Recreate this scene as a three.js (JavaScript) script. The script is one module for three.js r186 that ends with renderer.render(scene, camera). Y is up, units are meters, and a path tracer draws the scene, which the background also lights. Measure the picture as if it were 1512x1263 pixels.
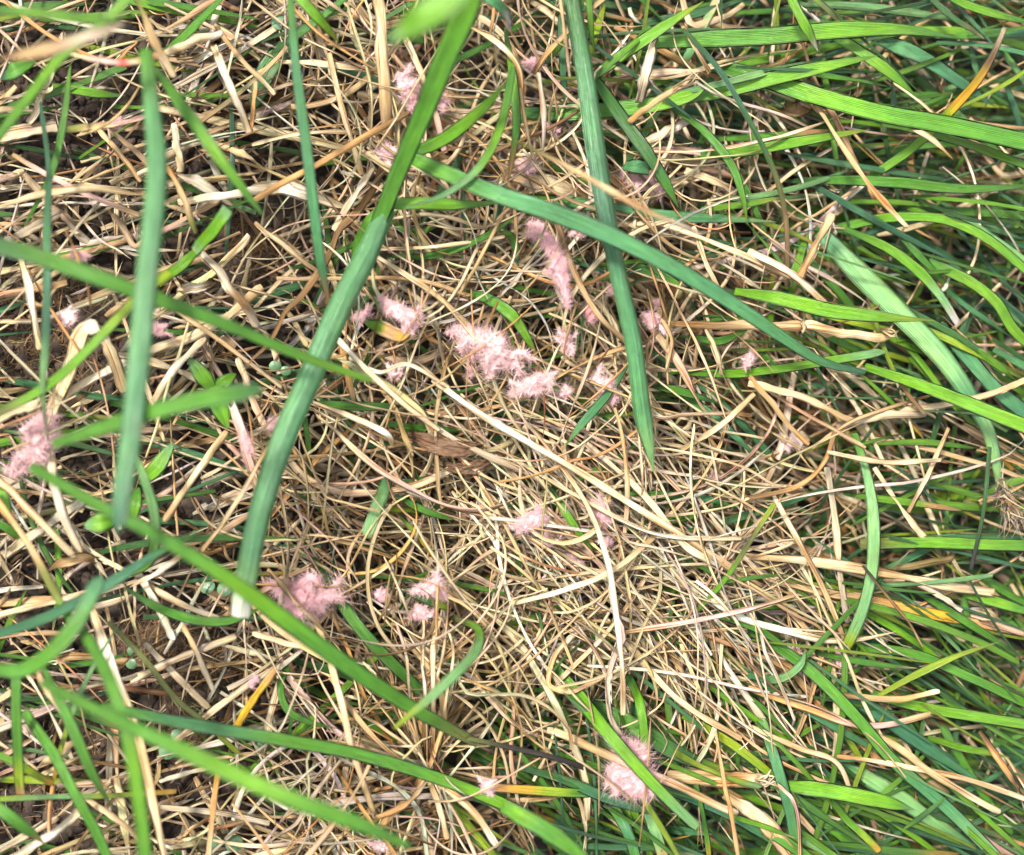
import * as THREE from 'three';
import { mergeGeometries } from 'three/addons/utils/BufferGeometryUtils.js';
import { ImprovedNoise } from 'three/addons/math/ImprovedNoise.js';

// ---------------------------------------------------------------- camera, sky, sun, exposure
const scene = new THREE.Scene();
const camera = new THREE.PerspectiveCamera(42, 1512 / 1263, 0.01, 20);
camera.up.set(0, 0, -1);
camera.position.set(-0.016, 0.24, 0.006);
camera.lookAt(0.006, 0, 0.0);
camera.focus = 0.236;
camera.userData.fStop = 6;
camera.updateMatrixWorld(true);
camera.updateProjectionMatrix();
const renderer = new THREE.WebGLRenderer({ antialias: true });
renderer.toneMapping = THREE.LinearToneMapping;
renderer.toneMappingExposure = 3.35;
renderer.shadowMap.enabled = true;
renderer.setSize(1024, 855);
{ // bright overcast sky, whiter and stronger towards the zenith
  const W = 128, H = 64, d = new Float32Array(W * H * 4);
  for (let j = 0; j < H; j++) {
    const s = Math.sin(((j + 0.5) / H - 0.5) * Math.PI), l = s > 0 ? 0.26 + 0.58 * s : 0.15;
    for (let i = 0; i < W; i++) d.set([l * 0.97, l, l * 1.04, 1], (j * W + i) * 4);
  }
  const t = new THREE.DataTexture(d, W, H, THREE.RGBAFormat, THREE.FloatType);
  t.mapping = THREE.EquirectangularReflectionMapping; t.magFilter = t.minFilter = THREE.LinearFilter; t.needsUpdate = true;
  scene.background = t; scene.environment = t;
}
const sun = new THREE.DirectionalLight(new THREE.Color(1, 0.95, 0.87), 3.2);
sun.position.set(-0.42, 0.85, -0.32);
sun.castShadow = true; sun.shadow.radius = 20;
Object.assign(sun.shadow.camera, { left: -0.3, right: 0.3, top: 0.3, bottom: -0.3, near: 0.1, far: 3 });
scene.add(sun);

// ---------------------------------------------------------------- helpers
let seed = 20240;
const rnd = () => { seed = (seed + 0x6d2b79f5) | 0; let t = Math.imul(seed ^ (seed >>> 15), 1 | seed); t = (t + Math.imul(t ^ (t >>> 7), 61 | t)) ^ t; return ((t ^ (t >>> 14)) >>> 0) / 4294967296; };
const rr = (a, b) => a + (b - a) * rnd();
const gauss = () => Math.sqrt(-2 * Math.log(1 - rnd() * 0.99999)) * Math.cos(6.28318 * rnd());
const pick = (a) => a[Math.floor(rnd() * a.length)];
const { clamp, lerp, smoothstep } = THREE.MathUtils;
const V = (x, y, z) => new THREE.Vector3(x, y, z);
const perlin = new ImprovedNoise();
const n3 = (x, y, z) => perlin.noise(x, y, z);
const PW = 1512, PH = 1263, EYE = camera.position.clone();
const VIEW = V(0, 0, -1).transformDirection(camera.matrixWorld);
const TAN = Math.tan((42 / 2) * Math.PI / 180);
// the point of the plot at height h (mm) that lies under a place in the photograph
function at(px, py, h) {
  const d = V(px / PW * 2 - 1, 1 - py / PH * 2, 0.5).unproject(camera).sub(EYE);
  return EYE.clone().addScaledVector(d, (h / 1000 - EYE.y) / d.y);
}
const back = V(0, 0, 0);
function toPhoto(p) { back.copy(p).project(camera); return [(back.x + 1) / 2 * PW, (1 - back.y) / 2 * PH]; }
const pxSize = (p) => (p.x - EYE.x) * VIEW.x * 2 * TAN / PH + (p.y - EYE.y) * VIEW.y * 2 * TAN / PH + (p.z - EYE.z) * VIEW.z * 2 * TAN / PH;

const taken = new Map();
function numbered(name) { const n = taken.get(name) || 0; taken.set(name, n + 1); return n ? name + '_' + String(n).padStart(3, '0') : name; }
function shade(o) { o.traverse((m) => { if (m.isMesh) { m.castShadow = true; m.receiveShadow = true; } }); return o; }
function tag(o, label, category, group) { o.userData.label = label; o.userData.category = category; if (group) o.userData.group = group; return o; }
function part(name, geometry, material, parent) { const m = new THREE.Mesh(geometry, material); m.name = name; m.castShadow = m.receiveShadow = true; parent.add(m); return m; }
function thing(name, label, category, group, p) { const o = new THREE.Group(); o.name = numbered(name); if (p) o.position.copy(p); tag(o, label, category, group); scene.add(o); return o; }
function single(name, geometry, material, label, category, group) {
  geometry.computeBoundingBox(); const c = geometry.boundingBox.getCenter(V(0, 0, 0)); c.y = geometry.boundingBox.min.y;
  geometry.translate(-c.x, -c.y, -c.z);
  const m = new THREE.Mesh(geometry, material); m.name = numbered(name); m.position.copy(c); m.castShadow = m.receiveShadow = true;
  tag(m, label, category, group); scene.add(m); return m;
}

// ---------------------------------------------------------------- colours (linear) and materials
const COL = {
  bg: [.066, .235, .076], bd: [.034, .15, .058], vg: [.135, .34, .004], dg: [.03, .125, .012], mg: [.075, .245, .010], yg: [.29, .42, .008], pg: [.19, .40, .125], ol: [.15, .17, .03], yl: [.62, .36, .02],
  cr: [.66, .50, .29], tn: [.49, .325, .155], br: [.20, .11, .042], og: [.52, .28, .10], gy: [.46, .37, .26], wh: [.70, .61, .45], pk: [.62, .38, .31], dk: [.04, .028, .02], rd: [.7, .12, .09], wt: [.72, .66, .58],
};
function texture(W, H, f, srgb) {
  const d = new Uint8Array(W * H * 4);
  for (let j = 0; j < H; j++) for (let i = 0; i < W; i++) { const c = f(i / W, j / H); for (let k = 0; k < 3; k++) d[(j * W + i) * 4 + k] = clamp(c[k], 0, 1) * 255; d[(j * W + i) * 4 + 3] = 255; }
  const t = new THREE.DataTexture(d, W, H); t.wrapS = t.wrapT = THREE.RepeatWrapping; t.magFilter = THREE.LinearFilter; t.minFilter = THREE.LinearMipmapLinearFilter; t.generateMipmaps = true;
  if (srgb) t.colorSpace = THREE.SRGBColorSpace; t.needsUpdate = true; return t;
}
const ribs = (u, n, ph) => 0.5 + 0.5 * Math.cos(6.28318 * (u * n + ph));
// green leaf: fine veins along the blade, a pale midrib and margin, faint pale and rusty flecks
const leafMap = texture(256, 1024, (u, v) => {
  const w = u + 0.004 * n3(u * 5, v * 9, 1);
  let a = 0.80 + 0.15 * (ribs(w, 11, 0) - 0.5) + 0.15 * n3(w * 46, v * 2.2, 4) + 0.10 * n3(u * 4, v * 14, 7) + 0.05 * n3(w * 90, v * 30, 12);
  const mid = Math.exp(-(((u - 0.5) / 0.018) ** 2)), edge = Math.exp(-((Math.min(u, 1 - u) / 0.03) ** 2));
  let c = [a, a, a];
  c = [c[0] + 0.09 * mid + 0.10 * edge, c[1] + 0.07 * mid + 0.06 * edge, c[2] + 0.08 * mid];
  const s = n3(u * 30, v * 120, 11); if (s > 0.46) { const k = (s - 0.46) * 2.4; c = [c[0] + k, c[1] + k * 0.7, c[2] + k * 0.8]; }
  const b = n3(u * 14, v * 50, 23); if (b > 0.48) { const k = (b - 0.48) * 2.6; c = [c[0] * (1 + k * .4), c[1] * (1 - k * .5), c[2] * (1 - k * .4)]; }
  return c;
}, true);
const leafBump = texture(256, 512, (u, v) => { const a = 0.5 + 0.32 * (ribs(u, 13, 0) - 0.5) + 0.2 * n3(u * 60, v * 8, 3) + 0.12 * n3(u * 30, v * 60, 5); return [a, a, a]; });
// straw: long fibres, brown streaks and black mould specks
const strawMap = texture(256, 1024, (u, v) => {
  const f = n3(u * 34 + n3(u * 3, v * 4, 2), v * 2.6, 9), f2 = n3(u * 80, v * 9, 15), m = n3(u * 3, v * 10, 31);
  let a = 0.82 + 0.22 * f + 0.10 * f2 + 0.14 * m;
  let c = [a, a * (1 + 0.03 * m), a * (1 + 0.10 * m)];
  const st = n3(u * 9, v * 2.2, 44); if (st > 0.28) { const k = (st - 0.28) * 1.5; c = [c[0] * (1 - .6 * k), c[1] * (1 - .9 * k), c[2] * (1 - 1.2 * k)]; }
  const sp = n3(u * 40, v * 130, 51) + 0.5 * n3(u * 4, v * 12, 60); if (sp > 0.62) { const k = Math.min(1, (sp - 0.62) * 5) * .6; c = c.map((x) => x * (1 - k)); }
  return c;
}, true);
const strawBump = texture(256, 512, (u, v) => { const a = 0.5 + 0.5 * n3(u * 34 + n3(u * 3, v * 4, 2), v * 2.6, 9) + 0.25 * n3(u * 80, v * 9, 15); return [a, a, a]; });
const leafMat = new THREE.MeshPhysicalMaterial({ name: 'grass_leaf', vertexColors: true, map: leafMap, bumpMap: leafBump, bumpScale: 0.0003, roughness: 0.42, specularIntensity: 0.9, transmission: 0.22, thickness: 0, side: THREE.DoubleSide });
const strawMat = new THREE.MeshPhysicalMaterial({ name: 'dry_straw', vertexColors: true, map: strawMap, bumpMap: strawBump, bumpScale: 0.00028, roughness: 0.62, specularIntensity: 0.6, side: THREE.DoubleSide });

// ---------------------------------------------------------------- one leaf or straw along a curve
const PROFILE = {
  p: (t) => (0.72 + 0.28 * smoothstep(t, 0, 0.25)) * (t < 0.5 ? 1 : Math.max(0.03, 1 - ((t - 0.5) / 0.5) ** 1.9)),     // pointed tip
  q: (t) => (0.8 + 0.2 * smoothstep(t, 0, 0.25)) * (t < 0.85 ? 1 : Math.max(0.04, 1 - ((t - 0.85) / 0.15) ** 1.6)),                       // pointed only at the very end
  c: (t) => (0.8 + 0.2 * smoothstep(t, 0, 0.25)) * (t > 0.985 ? 0.9 : 1),                                                  // cut tip
  b: (t) => Math.max(0.04, Math.min(1, Math.sin(Math.PI * clamp(t, 0.004, 0.996)) ** 0.55 * 1.02)),                         // pointed at both ends
  r: (t) => (t < 0.02 || t > 0.98 ? 0.82 : 1),                                                                              // broken ends
  o: (t) => (t > 0.9 ? Math.sqrt(Math.max(0.01, 1 - ((t - 0.9) / 0.1) ** 2)) : 0.75 + 0.25 * smoothstep(t, 0, 0.3)),        // blunt, rounded tip
  e: (t) => Math.max(0.05, Math.sin(Math.PI * clamp(t * 0.96 + 0.02, 0, 1)) ** 0.8),                                        // oval leaf
};
// o: { w width (m), prof, keel (fold), curl (gutter), roll, twist, cols [[r,g,b]...], n segments, kind 'leaf' | 'straw' | 'thread', tone }
function strand(points, ws, o) {
  const curve = new THREE.CatmullRomCurve3(points, false, 'centripetal'), n = o.n || 22, pos = [], uv = [], col = [], idx = [];
  const top = o.kind === 'leaf' ? [-1, -.55, -.07, .07, .55, 1] : o.kind === 'straw' ? [-1, -.5, 0, .5, 1] : [-1, 0, 1];
  const bottom = o.kind === 'leaf' ? [.55, 0, -.55] : o.kind === 'straw' ? [.5, 0, -.5] : [.0];
  const ring = top.length + bottom.length, L = curve.getLength(), P = PROFILE[o.prof || 'p'], ns = o.ns ?? rnd() * 100;
  const up = V(0, 1, 0), side = V(0, 0, 0), nor = V(0, 0, 0), T = V(0, 0, 0), p = V(0, 0, 0), lastSide = V(0, 0, 0);
  const vScale = L / 0.05, u0 = o.kind === 'leaf' ? 0 : rnd(), v0 = rnd();
  for (let i = 0; i <= n; i++) {
    const t = i / n, tc = clamp(t, 0.0001, 0.9999);
    curve.getPoint(tc, p); curve.getTangent(tc, T);
    side.crossVectors(T, up); if (side.lengthSq() < 0.02) side.copy(lastSide); side.normalize(); lastSide.copy(side);
    nor.crossVectors(side, T).normalize();
    const a = (o.roll || 0) + (o.twist || 0) * t + (o.wob || 0) * n3(t * 3.5, ns, 2), ca = Math.cos(a), sa = Math.sin(a);
    const sx = side.clone().multiplyScalar(ca).addScaledVector(nor, sa), nx = nor.clone().multiplyScalar(ca).addScaledVector(side, -sa);
    const k = t * (ws.length - 1), k0 = Math.floor(Math.min(k, ws.length - 1.001)), wk = ws.length > 1 ? lerp(ws[k0], ws[k0 + 1], k - k0) : ws[0];
    const edge = o.kind === 'leaf' ? 0.035 : 0.22, hw = o.w * 0.5 * wk * P(t) * (1 + edge * n3(t * 9, ns, 5));
    const th = o.kind === 'thread' ? hw * .6 : o.kind === 'straw' ? Math.min(0.00035, hw * 0.35) : Math.min(0.0003, hw * 0.3);
    const kc = t * (o.cols.length - 1), c0 = Math.floor(Math.min(kc, o.cols.length - 1.001)), f = o.cols.length > 1 ? smoothstep(kc - c0, 0.15, 0.85) : 0;
    const A = o.cols[Math.max(0, c0)], B = o.cols[Math.min(o.cols.length - 1, c0 + 1)], tn = (o.tone || 1) * (1 + 0.16 * n3(t * 6, ns, 9) + .1 * n3(t * 22, ns, 19)) * 1.18;
    const put = (s, under) => {
      const lift = o.kind === 'leaf' ? (o.keel ?? 0.25) * Math.abs(s) * hw + (o.curl || 0) * s * s * hw : (o.curl || 0) * s * s * hw;
      const d = under ? -th * (1 - 0.5 * s * s) : th * 0.1 * (1 - s * s) + (o.kind === 'thread' ? th * (1 - s * s) * 0.5 : 0);
      const q = p.clone().addScaledVector(sx, s * hw * (1 - 0.25 * Math.min(1, Math.abs(o.curl || 0)) * s * s)).addScaledVector(nx, lift + d);
      pos.push(q.x, q.y, q.z); uv.push(u0 + (s + 1) / 2 * (o.kind === 'leaf' ? 1 : Math.min(1, o.w / 0.003)), v0 + t * vScale);
      const hue = o.kind === 'leaf' ? .5 * n3(t * 5, ns + 20, s * .6) + .25 * n3(t * 16, ns + 40, s * 2) : .5 * n3(t * 8, ns + 20, s), tint = [1 + hue * (o.kind === 'leaf' ? .45 : .12), 1 + hue * .08, 1 - hue * .3];
      for (let c = 0; c < 3; c++) col.push(lerp(A[c], B[c], f) * tn * tint[c]);
    };
    top.forEach((s) => put(s, false)); bottom.forEach((s) => put(s, true));
    if (i) for (let j = 0; j < ring; j++) { const a0 = (i - 1) * ring + j, a1 = (i - 1) * ring + (j + 1) % ring, b0 = a0 + ring, b1 = a1 + ring; idx.push(a0, a1, b0, a1, b1, b0); }
  }
  for (let j = 1; j < ring - 1; j++) idx.push(0, j + 1, j, n * ring, n * ring + j, n * ring + j + 1);
  const g = new THREE.BufferGeometry();
  g.setAttribute('position', new THREE.Float32BufferAttribute(pos, 3)); g.setAttribute('uv', new THREE.Float32BufferAttribute(uv, 2)); g.setAttribute('color', new THREE.Float32BufferAttribute(col, 3));
  g.setIndex(idx); g.computeVertexNormals(); return g;
}
const colours = (s) => s.split(' ').map((k) => COL[k]);
function trace(s) {
  const points = [], ws = [], raw = [];
  for (const q of s.split(' ')) { const [x, y, h, w] = q.split(',').map(Number); points.push(at(x, y, h)); ws.push(w || 1); raw.push([x, y]); }
  return { points, ws, raw };
}
const meanPx = (pts) => pts.reduce((a, p) => a + pxSize(p), 0) / pts.length;
const covered = [];   // what stands where, to tell which loose strands show
function note(points, w, o) { covered.push({ points, w, o }); }
function leafGeo(col, wpx, s, o = {}) {
  const { points, ws } = trace(s), w = wpx * meanPx(points); note(points, w);
  return strand(points, ws, { w, cols: colours(col), kind: 'leaf', roll: rr(-.25, .25), wob: 0.35, keel: rr(-.3, .3), n: 30, tone: rr(.92, 1.08), ...o });
}
function strawGeo(col, wpx, s, o = {}) {
  const { points, ws } = trace(s), w = wpx * meanPx(points); note(points, w);
  return strand(points, ws, { w, cols: colours(col), kind: wpx > 7.5 ? 'straw' : 'thread', prof: 'r', roll: rr(-.4, .4), wob: 1.1, curl: rr(-.7, .7), n: 26, tone: rr(.9, 1.1), ...o });
}
const g = (label, col, w, s, o) => single('grass_leaf', leafGeo(col, w, s, o), leafMat, label, 'grass blade', 'green grass blades');
const s = (label, col, w, s_, o) => single('dry_straw', strawGeo(col, w, s_, o), strawMat, label, 'dry grass', 'dry grass strands');

// ---------------------------------------------------------------- green blades traced one by one (place in the photograph and height in mm give each its real place)
{ // the tall shoot left of the centre: three leaves and a sheath rising from one joint
  const o = thing('grass_shoot', 'tall grass shoot left of centre, its long blue-green leaf ending in a cut white tip', 'grass plant', null, at(568, 300, 12));
  const sub = (name, geo) => { geo.translate(-o.position.x, -o.position.y, -o.position.z); return part(name, geo, leafMat, o); };
  sub('leaf_blade', leafGeo('mg mg vg', 41, '556,335,18,.65 585,262,24,.66 620,180,32,.74 652,100,40,.84 690,10,48,.85 705,-40,52,.85', { prof: 'r', keel: .3, roll: -.1 })).userData.label = 'vivid green upper leaf running to the top edge';
  sub('leaf_blade', leafGeo('mg bg bg bg bg bg bg bg bg bg bg bg bg bg bg bg bg pg wt', 36, '578,285,19,.85 545,365,21,1 500,455,23,1 455,560,25,1 415,655,27,.97 382,760,28,.92 352,912,29,.85', { prof: 'c', keel: -.75, roll: .05, wob: .1 })).userData.label = 'long blue-green leaf with a cut white tip';
  sub('leaf_blade', leafGeo('mg vg mg', 19, '560,302,18 610,300,19 670,302,17 740,300,12', { prof: 'p' }));
  sub('leaf_blade', leafGeo('mg vg vg', 20, '605,228,14 655,206,20 705,168,26 751,118,32', { prof: 'p', keel: .3 }));
  sub('sheath', leafGeo('mg mg', 34, '572,310,16 545,345,12 515,420,0', { prof: 'p', keel: -.5 }));
}
g('widest blue-green blade at left, hanging down the photo to a blunt smudged tip', 'mg bg bg bg bg bd', 34, '214,70,44,.85 222,160,46,.9 229,250,49,.95 214,400,52,1 203,520,54,1 190,640,56,.92 180,715,57,.85 173,788,58,.7', { prof: 'o', keel: -.7, roll: 0, wob: .1 });
g('slim blue-green blade from the top edge, withering to a straw tip at its lower end', 'mg bg bg bg bg og', 17, '427,-20,30,.6 437,100,31,.8 450,200,30,1 462,300,28,1 473,385,24,.9 487,455,17,.25', { prof: 'r', keel: .3, roll: .1 });
g('long blue-green blade from the top centre down to a pale creased tip', 'dg bg bd bg bg pg', 28, '842,-30,20,1.2 868,120,21,1.05 888,250,22,1.1 912,385,22,.95 938,505,21,.95 952,610,19,1 966,698,16,.9', { prof: 'q', keel: -.8, roll: .08, wob: .1 });
g('broad blue-green blade slanting right across the middle, over the upright blade', 'mg bg bg bg bd', 28, '604,232,20,.8 720,282,26,.95 850,327,29,1 960,377,29,.9 1060,435,26,.85 1140,488,22,.7 1215,535,16,.5 1278,550,12,.3', { prof: 'r', keel: .2, roll: -.1 });
g('vivid blade starting beside a white scrap, leaving at the right edge', 'vg vg vg vg', 21, '1277,541,10,.6 1340,562,14,.85 1420,592,18,1 1530,636,22,1.1', { prof: 'r', keel: .25 });
g('vivid blade pointing right, tip reaching over the broad pale leaf', 'vg vg vg yg', 23, '1085,430,8,.7 1150,441,12,1 1220,458,15,1 1300,468,17,1 1381,474,17,.7', { prof: 'p', keel: .22 });
g('narrow vivid blade with a blunt tip below the striped straw stem', 'mg vg vg pg', 14, '985,548,0 1080,552,5 1150,545,8 1230,532,11 1308,519,12', { prof: 'o', keel: .3 });
g('vivid broad blade lying flat under the upright blade, near the top', 'dg mg vg vg', 28, '768,168,0 850,166,4 950,158,7 1020,140,9 1048,122,10', { prof: 'p', keel: .2 });
g('vivid pointed blade rising to the right from the frayed straw end', 'mg vg vg vg', 24, '1005,148,6 1080,132,9 1160,112,12 1230,97,14 1297,82,15', { prof: 'p', keel: .25 });
g('broad mid-green blade running along the top right', 'mg mg vg mg', 27, '955,64,8 1050,58,10 1140,54,12 1240,45,14 1330,44,14 1426,58,13', { prof: 'p', keel: .28 });
g('dark green blade reaching the right edge level with the top right blade', 'dg mg bd', 16, '1380,50,6 1440,51,8 1530,46,9', { prof: 'r' });
g('longest green blade of the upper right, sweeping down to the right edge', 'dg mg vg mg mg', 28, '1030,92,4,.7 1112,112,8,.9 1190,138,12,1 1300,168,14,1 1400,186,14,1 1530,214,13,1', { prof: 'r', keel: .3 });
g('vivid pointed blade under the longest upper right blade', 'mg vg vg yg', 17, '1035,231,3 1120,220,7 1200,206,10 1287,191,11', { prof: 'p', keel: .25 });
g('short vivid blade with its tip beside the thin dark stem', 'vg vg yg', 11, '1035,309,5 1100,302,9 1157,291,11', { prof: 'p' });
g('blue-green blade pointing right under the crossing blades', 'mg bg bg pg', 19, '765,290,4 870,302,7 970,318,9 1060,322,9 1147,328,8', { prof: 'p', keel: -.2 });
g('dark green blade slanting to a sharp tip right of the upright blade', 'dg dg mg', 23, '874,112,6 915,172,12 955,228,14 982,270,13 1002,307,11', { prof: 'p', keel: .3 });
g('mid-green blade bending down, sharp tip above the pointed blue blade', 'mg mg vg', 14, '985,155,5 1040,195,10 1080,245,12 1096,290,12 1104,332,10', { prof: 'p', keel: .3 });
g('thin dark green stem slanting down the upper right, turning tan below', 'dg bd dg ol tn tn', 8, '1008,42,14 1060,100,18 1105,175,20 1140,245,19 1157,300,16 1163,350,10 1162,424,2', { prof: 'r', n: 34 });
g('vivid blade tilted up to the right, top centre, with a pale split edge', 'mg vg vg yg', 19, '872,116,6 925,78,10 980,40,13 1039,2,15', { prof: 'p', keel: .25 });
g('thin pale-tipped blade lying along the tilted blade near the top', 'pg vg mg', 9, '886,112,8,.3 912,85,12 938,62,12 960,38,8', { prof: 'r' });
g('thin vivid blade hanging from the top edge right of centre', 'vg vg vg', 10, '869,-20,15 872,30,14 878,82,9', { prof: 'p' });
g('bright curved thin blade beside the upright blade at the top edge', 'vg mg dg', 10, '866,-20,16 850,30,14 825,70,9 800,100,2', { prof: 'b' });
g('short vivid blade with a dry white tip, hanging at the upper right', 'vg vg vg wt', 16, '1160,-20,18 1178,20,19 1195,50,18 1208,76,15', { prof: 'p', keel: .3 });
g('vivid blade with a sharp tip hanging below the top right blade', 'mg vg vg vg', 22, '1225,52,6 1265,75,10 1310,105,11 1358,148,8', { prof: 'p', keel: .3 });
g('blue-green leaf slanting under the top right blades', 'bg bg bd bd', 24, '1295,58,2 1350,80,4 1410,118,5 1470,158,3', { prof: 'p', keel: .3 });
g('yellow and brown dying blade standing up at the top right', 'vg vg yg yl yl br cr', 15, '1285,262,2,.9 1340,224,6,1 1390,178,12,1 1418,148,16,1 1444,117,20,.9 1464,84,23,.7 1484,40,26,.45', { prof: 'r', keel: .45, n: 34 });
g('level mid-green blade crossing under the tan straw at the right', 'dg mg mg mg', 17, '1155,268,2 1240,266,5 1330,270,7 1420,279,7 1530,274,6', { prof: 'b', keel: .3 });
g('vivid arched blade curling down to the right edge', 'mg vg vg vg', 15, '1235,338,2 1310,322,7 1390,324,10 1450,348,11 1530,412,8', { prof: 'r', keel: .2 });
g('broad pale blue-green leaf with rusty marks at the right', 'bg pg pg pg bg pg pg gy', 34, '1212,340,2,.8 1270,402,5,1 1330,460,7,1.05 1395,528,9,1 1438,592,10,.8 1462,640,10,.62 1474,690,9,.5 1480,730,6,.4', { prof: 'r', keel: -.25, roll: .1 });
g('blue-green leaf parting from the broad pale leaf towards the right edge', 'bg bg bg bd', 24, '1385,480,5 1430,530,7 1470,575,8 1530,622,8', { prof: 'r', keel: .2 });
g('mid-green blade with a cut white tip beside the broad pale leaf', 'mg vg vg pg wt', 17, '1248,338,8,.6 1310,366,10,.9 1358,402,11,1 1390,440,11,.8 1414,478,9,.6', { prof: 'c', keel: .25 });
g('vivid blade bending away right of the yellow stalk', 'mg vg vg vg', 17, '1370,388,5 1430,415,8 1470,446,9 1495,485,8 1530,520,6', { prof: 'r', keel: .25 });
g('vivid blade under the lower right straws with a whitish frayed end', 'mg vg vg vg pg', 23, '1138,1158,8,.7 1200,1165,12,1 1265,1176,14,1.05 1320,1188,13,1 1350,1196,11,.7', { prof: 'p', keel: .25 });
g('longest blade of the lower right, slanting to the bottom edge', 'dg mg mg bg pg', 19, '1100,925,4,.8 1190,985,9,1 1260,1055,12,1 1320,1125,12,1 1400,1195,11,1.05 1490,1285,8,1', { prof: 'r', keel: .3 });
g('dark blue-green blade parallel to the longest lower right blade', 'mg bd bd bg', 23, '1200,988,2 1290,1050,6 1370,1105,8 1460,1165,7', { prof: 'p', keel: -.2 });
g('vivid blade reaching the right edge below the brown straw', 'mg vg vg vg', 17, '1288,1026,4 1370,1046,8 1440,1058,10 1530,1072,10', { prof: 'r', keel: .2 });
g('yellow-green blade tilted up to the right in the lower right', 'yg yg yg yg', 12, '1298,1027,8 1350,998,12 1410,970,15 1476,948,16', { prof: 'p', keel: .2 });
g('mid-green blade under the tilted yellow-green blade', 'mg mg mg mg', 15, '1270,955,2 1350,966,6 1430,1000,8 1530,1046,6', { prof: 'r', keel: .3 });
g('blue-green blade hanging down among the lower right straws', 'pg bg bg mg', 19, '1124,1062,5 1140,1110,10 1155,1160,11 1168,1210,9 1176,1285,5', { prof: 'r', keel: .25 });
g('pale blue-green leaf slanting under the frayed vivid blade', 'bg pg pg bg', 25, '1235,1125,2 1290,1155,5 1360,1200,6 1450,1262,5', { prof: 'b', keel: -.2 });
g('short dark blade crossing the lower right leaves against their slant', 'vg dg mg', 10, '1331,1228,12 1362,1206,15 1397,1178,17', { prof: 'b' });
g('thin green blade with a yellow cut tip near the lower right edge', 'mg vg yg yl', 11, '1225,1180,6 1258,1218,11 1282,1240,12 1299,1258,11', { prof: 'c' });
g('narrow vivid blade in the dark lower right grass', 'vg vg yg', 11, '1370,1090,4 1430,1106,8 1492,1119,9', { prof: 'p' });
g('green blade cutting the bottom edge left of the lower right leaves', 'bg mg mg', 18, '1105,1212,4 1150,1236,8 1210,1280,8', { prof: 'r', keel: .3 });
g('dark green broad blade at the bottom edge, lower right', 'dg mg dg', 26, '1178,1185,0 1230,1220,3 1310,1285,3', { prof: 'r', keel: .3 });
g('vivid slanting blade lying across the lowest large pink tuft', 'mg vg vg pg', 24, '806,972,2,.9 852,1026,6,1 900,1085,14,.9 965,1158,17,.75 1030,1222,15,.6', { prof: 'c', keel: .35 });
g('short upright vivid blade above the lowest large pink tuft', 'dg vg vg vg', 15, '927,998,4 944,1038,10 950,1078,11 951,1120,9', { prof: 'r', keel: .35 });
g('dark folded blade right of the upright vivid blade', 'dg mg dg yg', 27, '866,1036,0 935,1070,4 1005,1114,6 1094,1144,4', { prof: 'p', keel: .5 });
g('dark blue-green blade slanting right below the lowest large pink tuft', 'bd bd bg', 15, '978,1163,2 1070,1200,6 1168,1256,6', { prof: 'r', keel: .2 });
g('out-of-focus green blade across the bottom edge, centre', 'vg mg mg', 28, '742,1190,30 810,1228,32 885,1285,32', { prof: 'p', keel: .25 });
g('short dark blade with a yellow end and a pink-tufted tip', 'dg mg yg yl og', 15, '905,1172,6,.5 862,1171,8,.9 815,1169,10,1 770,1166,11,.9 728,1163,12,.8', { prof: 'c', keel: .3 });
g('dark green blade lying behind the yellow-ended blade', 'bd dg bd dg', 17, '745,1128,4 830,1150,8 900,1180,8 975,1204,4', { prof: 'b', keel: .3 });
g('green blade standing at the bottom edge below the large pink tuft', 'mg bg mg', 17, '905,1190,2 925,1225,5 944,1285,5', { prof: 'r', keel: .3 });
g('green and tan blade at the bottom edge beside the dark slanting blade', 'bg pg og', 18, '955,1195,4 968,1230,6 985,1285,5', { prof: 'r' });
g('long mid-green blade arching from the lower left to the bottom centre', 'mg bg mg mg vg mg', 19, '150,1042,20,.6 260,1066,24,.9 400,1090,22,1 520,1112,18,1 640,1147,14,1 760,1196,10,1 855,1258,4,1', { prof: 'r', keel: .25, n: 40 });
g('broad blurred vivid blade slanting across the lower left', 'mg mg vg mg mg', 27, '60,1008,42,.5 180,1066,50,.8 300,1122,56,1 420,1176,60,1 530,1217,58,.9 605,1250,54,.5', { prof: 'r', keel: .15, n: 36 });
g('blurred upright vivid blade crossing the others at lower left', 'mg mg vg mg', 20, '112,915,38,.8 160,1000,46,1 188,1085,50,1 205,1180,50,1 216,1285,48,1', { prof: 'r', keel: .2 });
g('thin folded blade edged with straw, beside the blurred upright blade', 'mg mg mg ol', 16, '58,975,22,.6 98,1055,26 135,1140,26 170,1200,20,.7', { prof: 'p', keel: .4 });
g('mid-green blade slanting to the bottom edge at the far lower left', 'mg mg mg mg', 16, '36,1050,14 80,1115,20 118,1185,22 140,1225,20 168,1285,16', { prof: 'r', keel: .3 });
g('upright blade near the left edge with a rusty base', 'mg mg mg yg og', 15, '24,985,20 24,1040,20 26,1100,18 29,1150,14 31,1172,10', { prof: 'r', keel: .35 });
g('short vivid blade turning yellow at its joint, far lower left', 'vg vg yg yl', 11, '-20,1108,10 25,1128,12 52,1144,11 78,1158,8', { prof: 'r' });
g('vivid blade with a rusty tip leaving the left edge near the bottom', 'vg mg mg og', 21, '-20,1178,24 15,1205,25 42,1226,22 68,1248,16', { prof: 'p', keel: .3 });
g('straight thin yellow-green stem lying level near the bottom left', 'yg pg yg yl', 9, '-20,1181,8 80,1177,11 170,1175,11 260,1169,9', { prof: 'r', keel: .1 });
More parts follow.
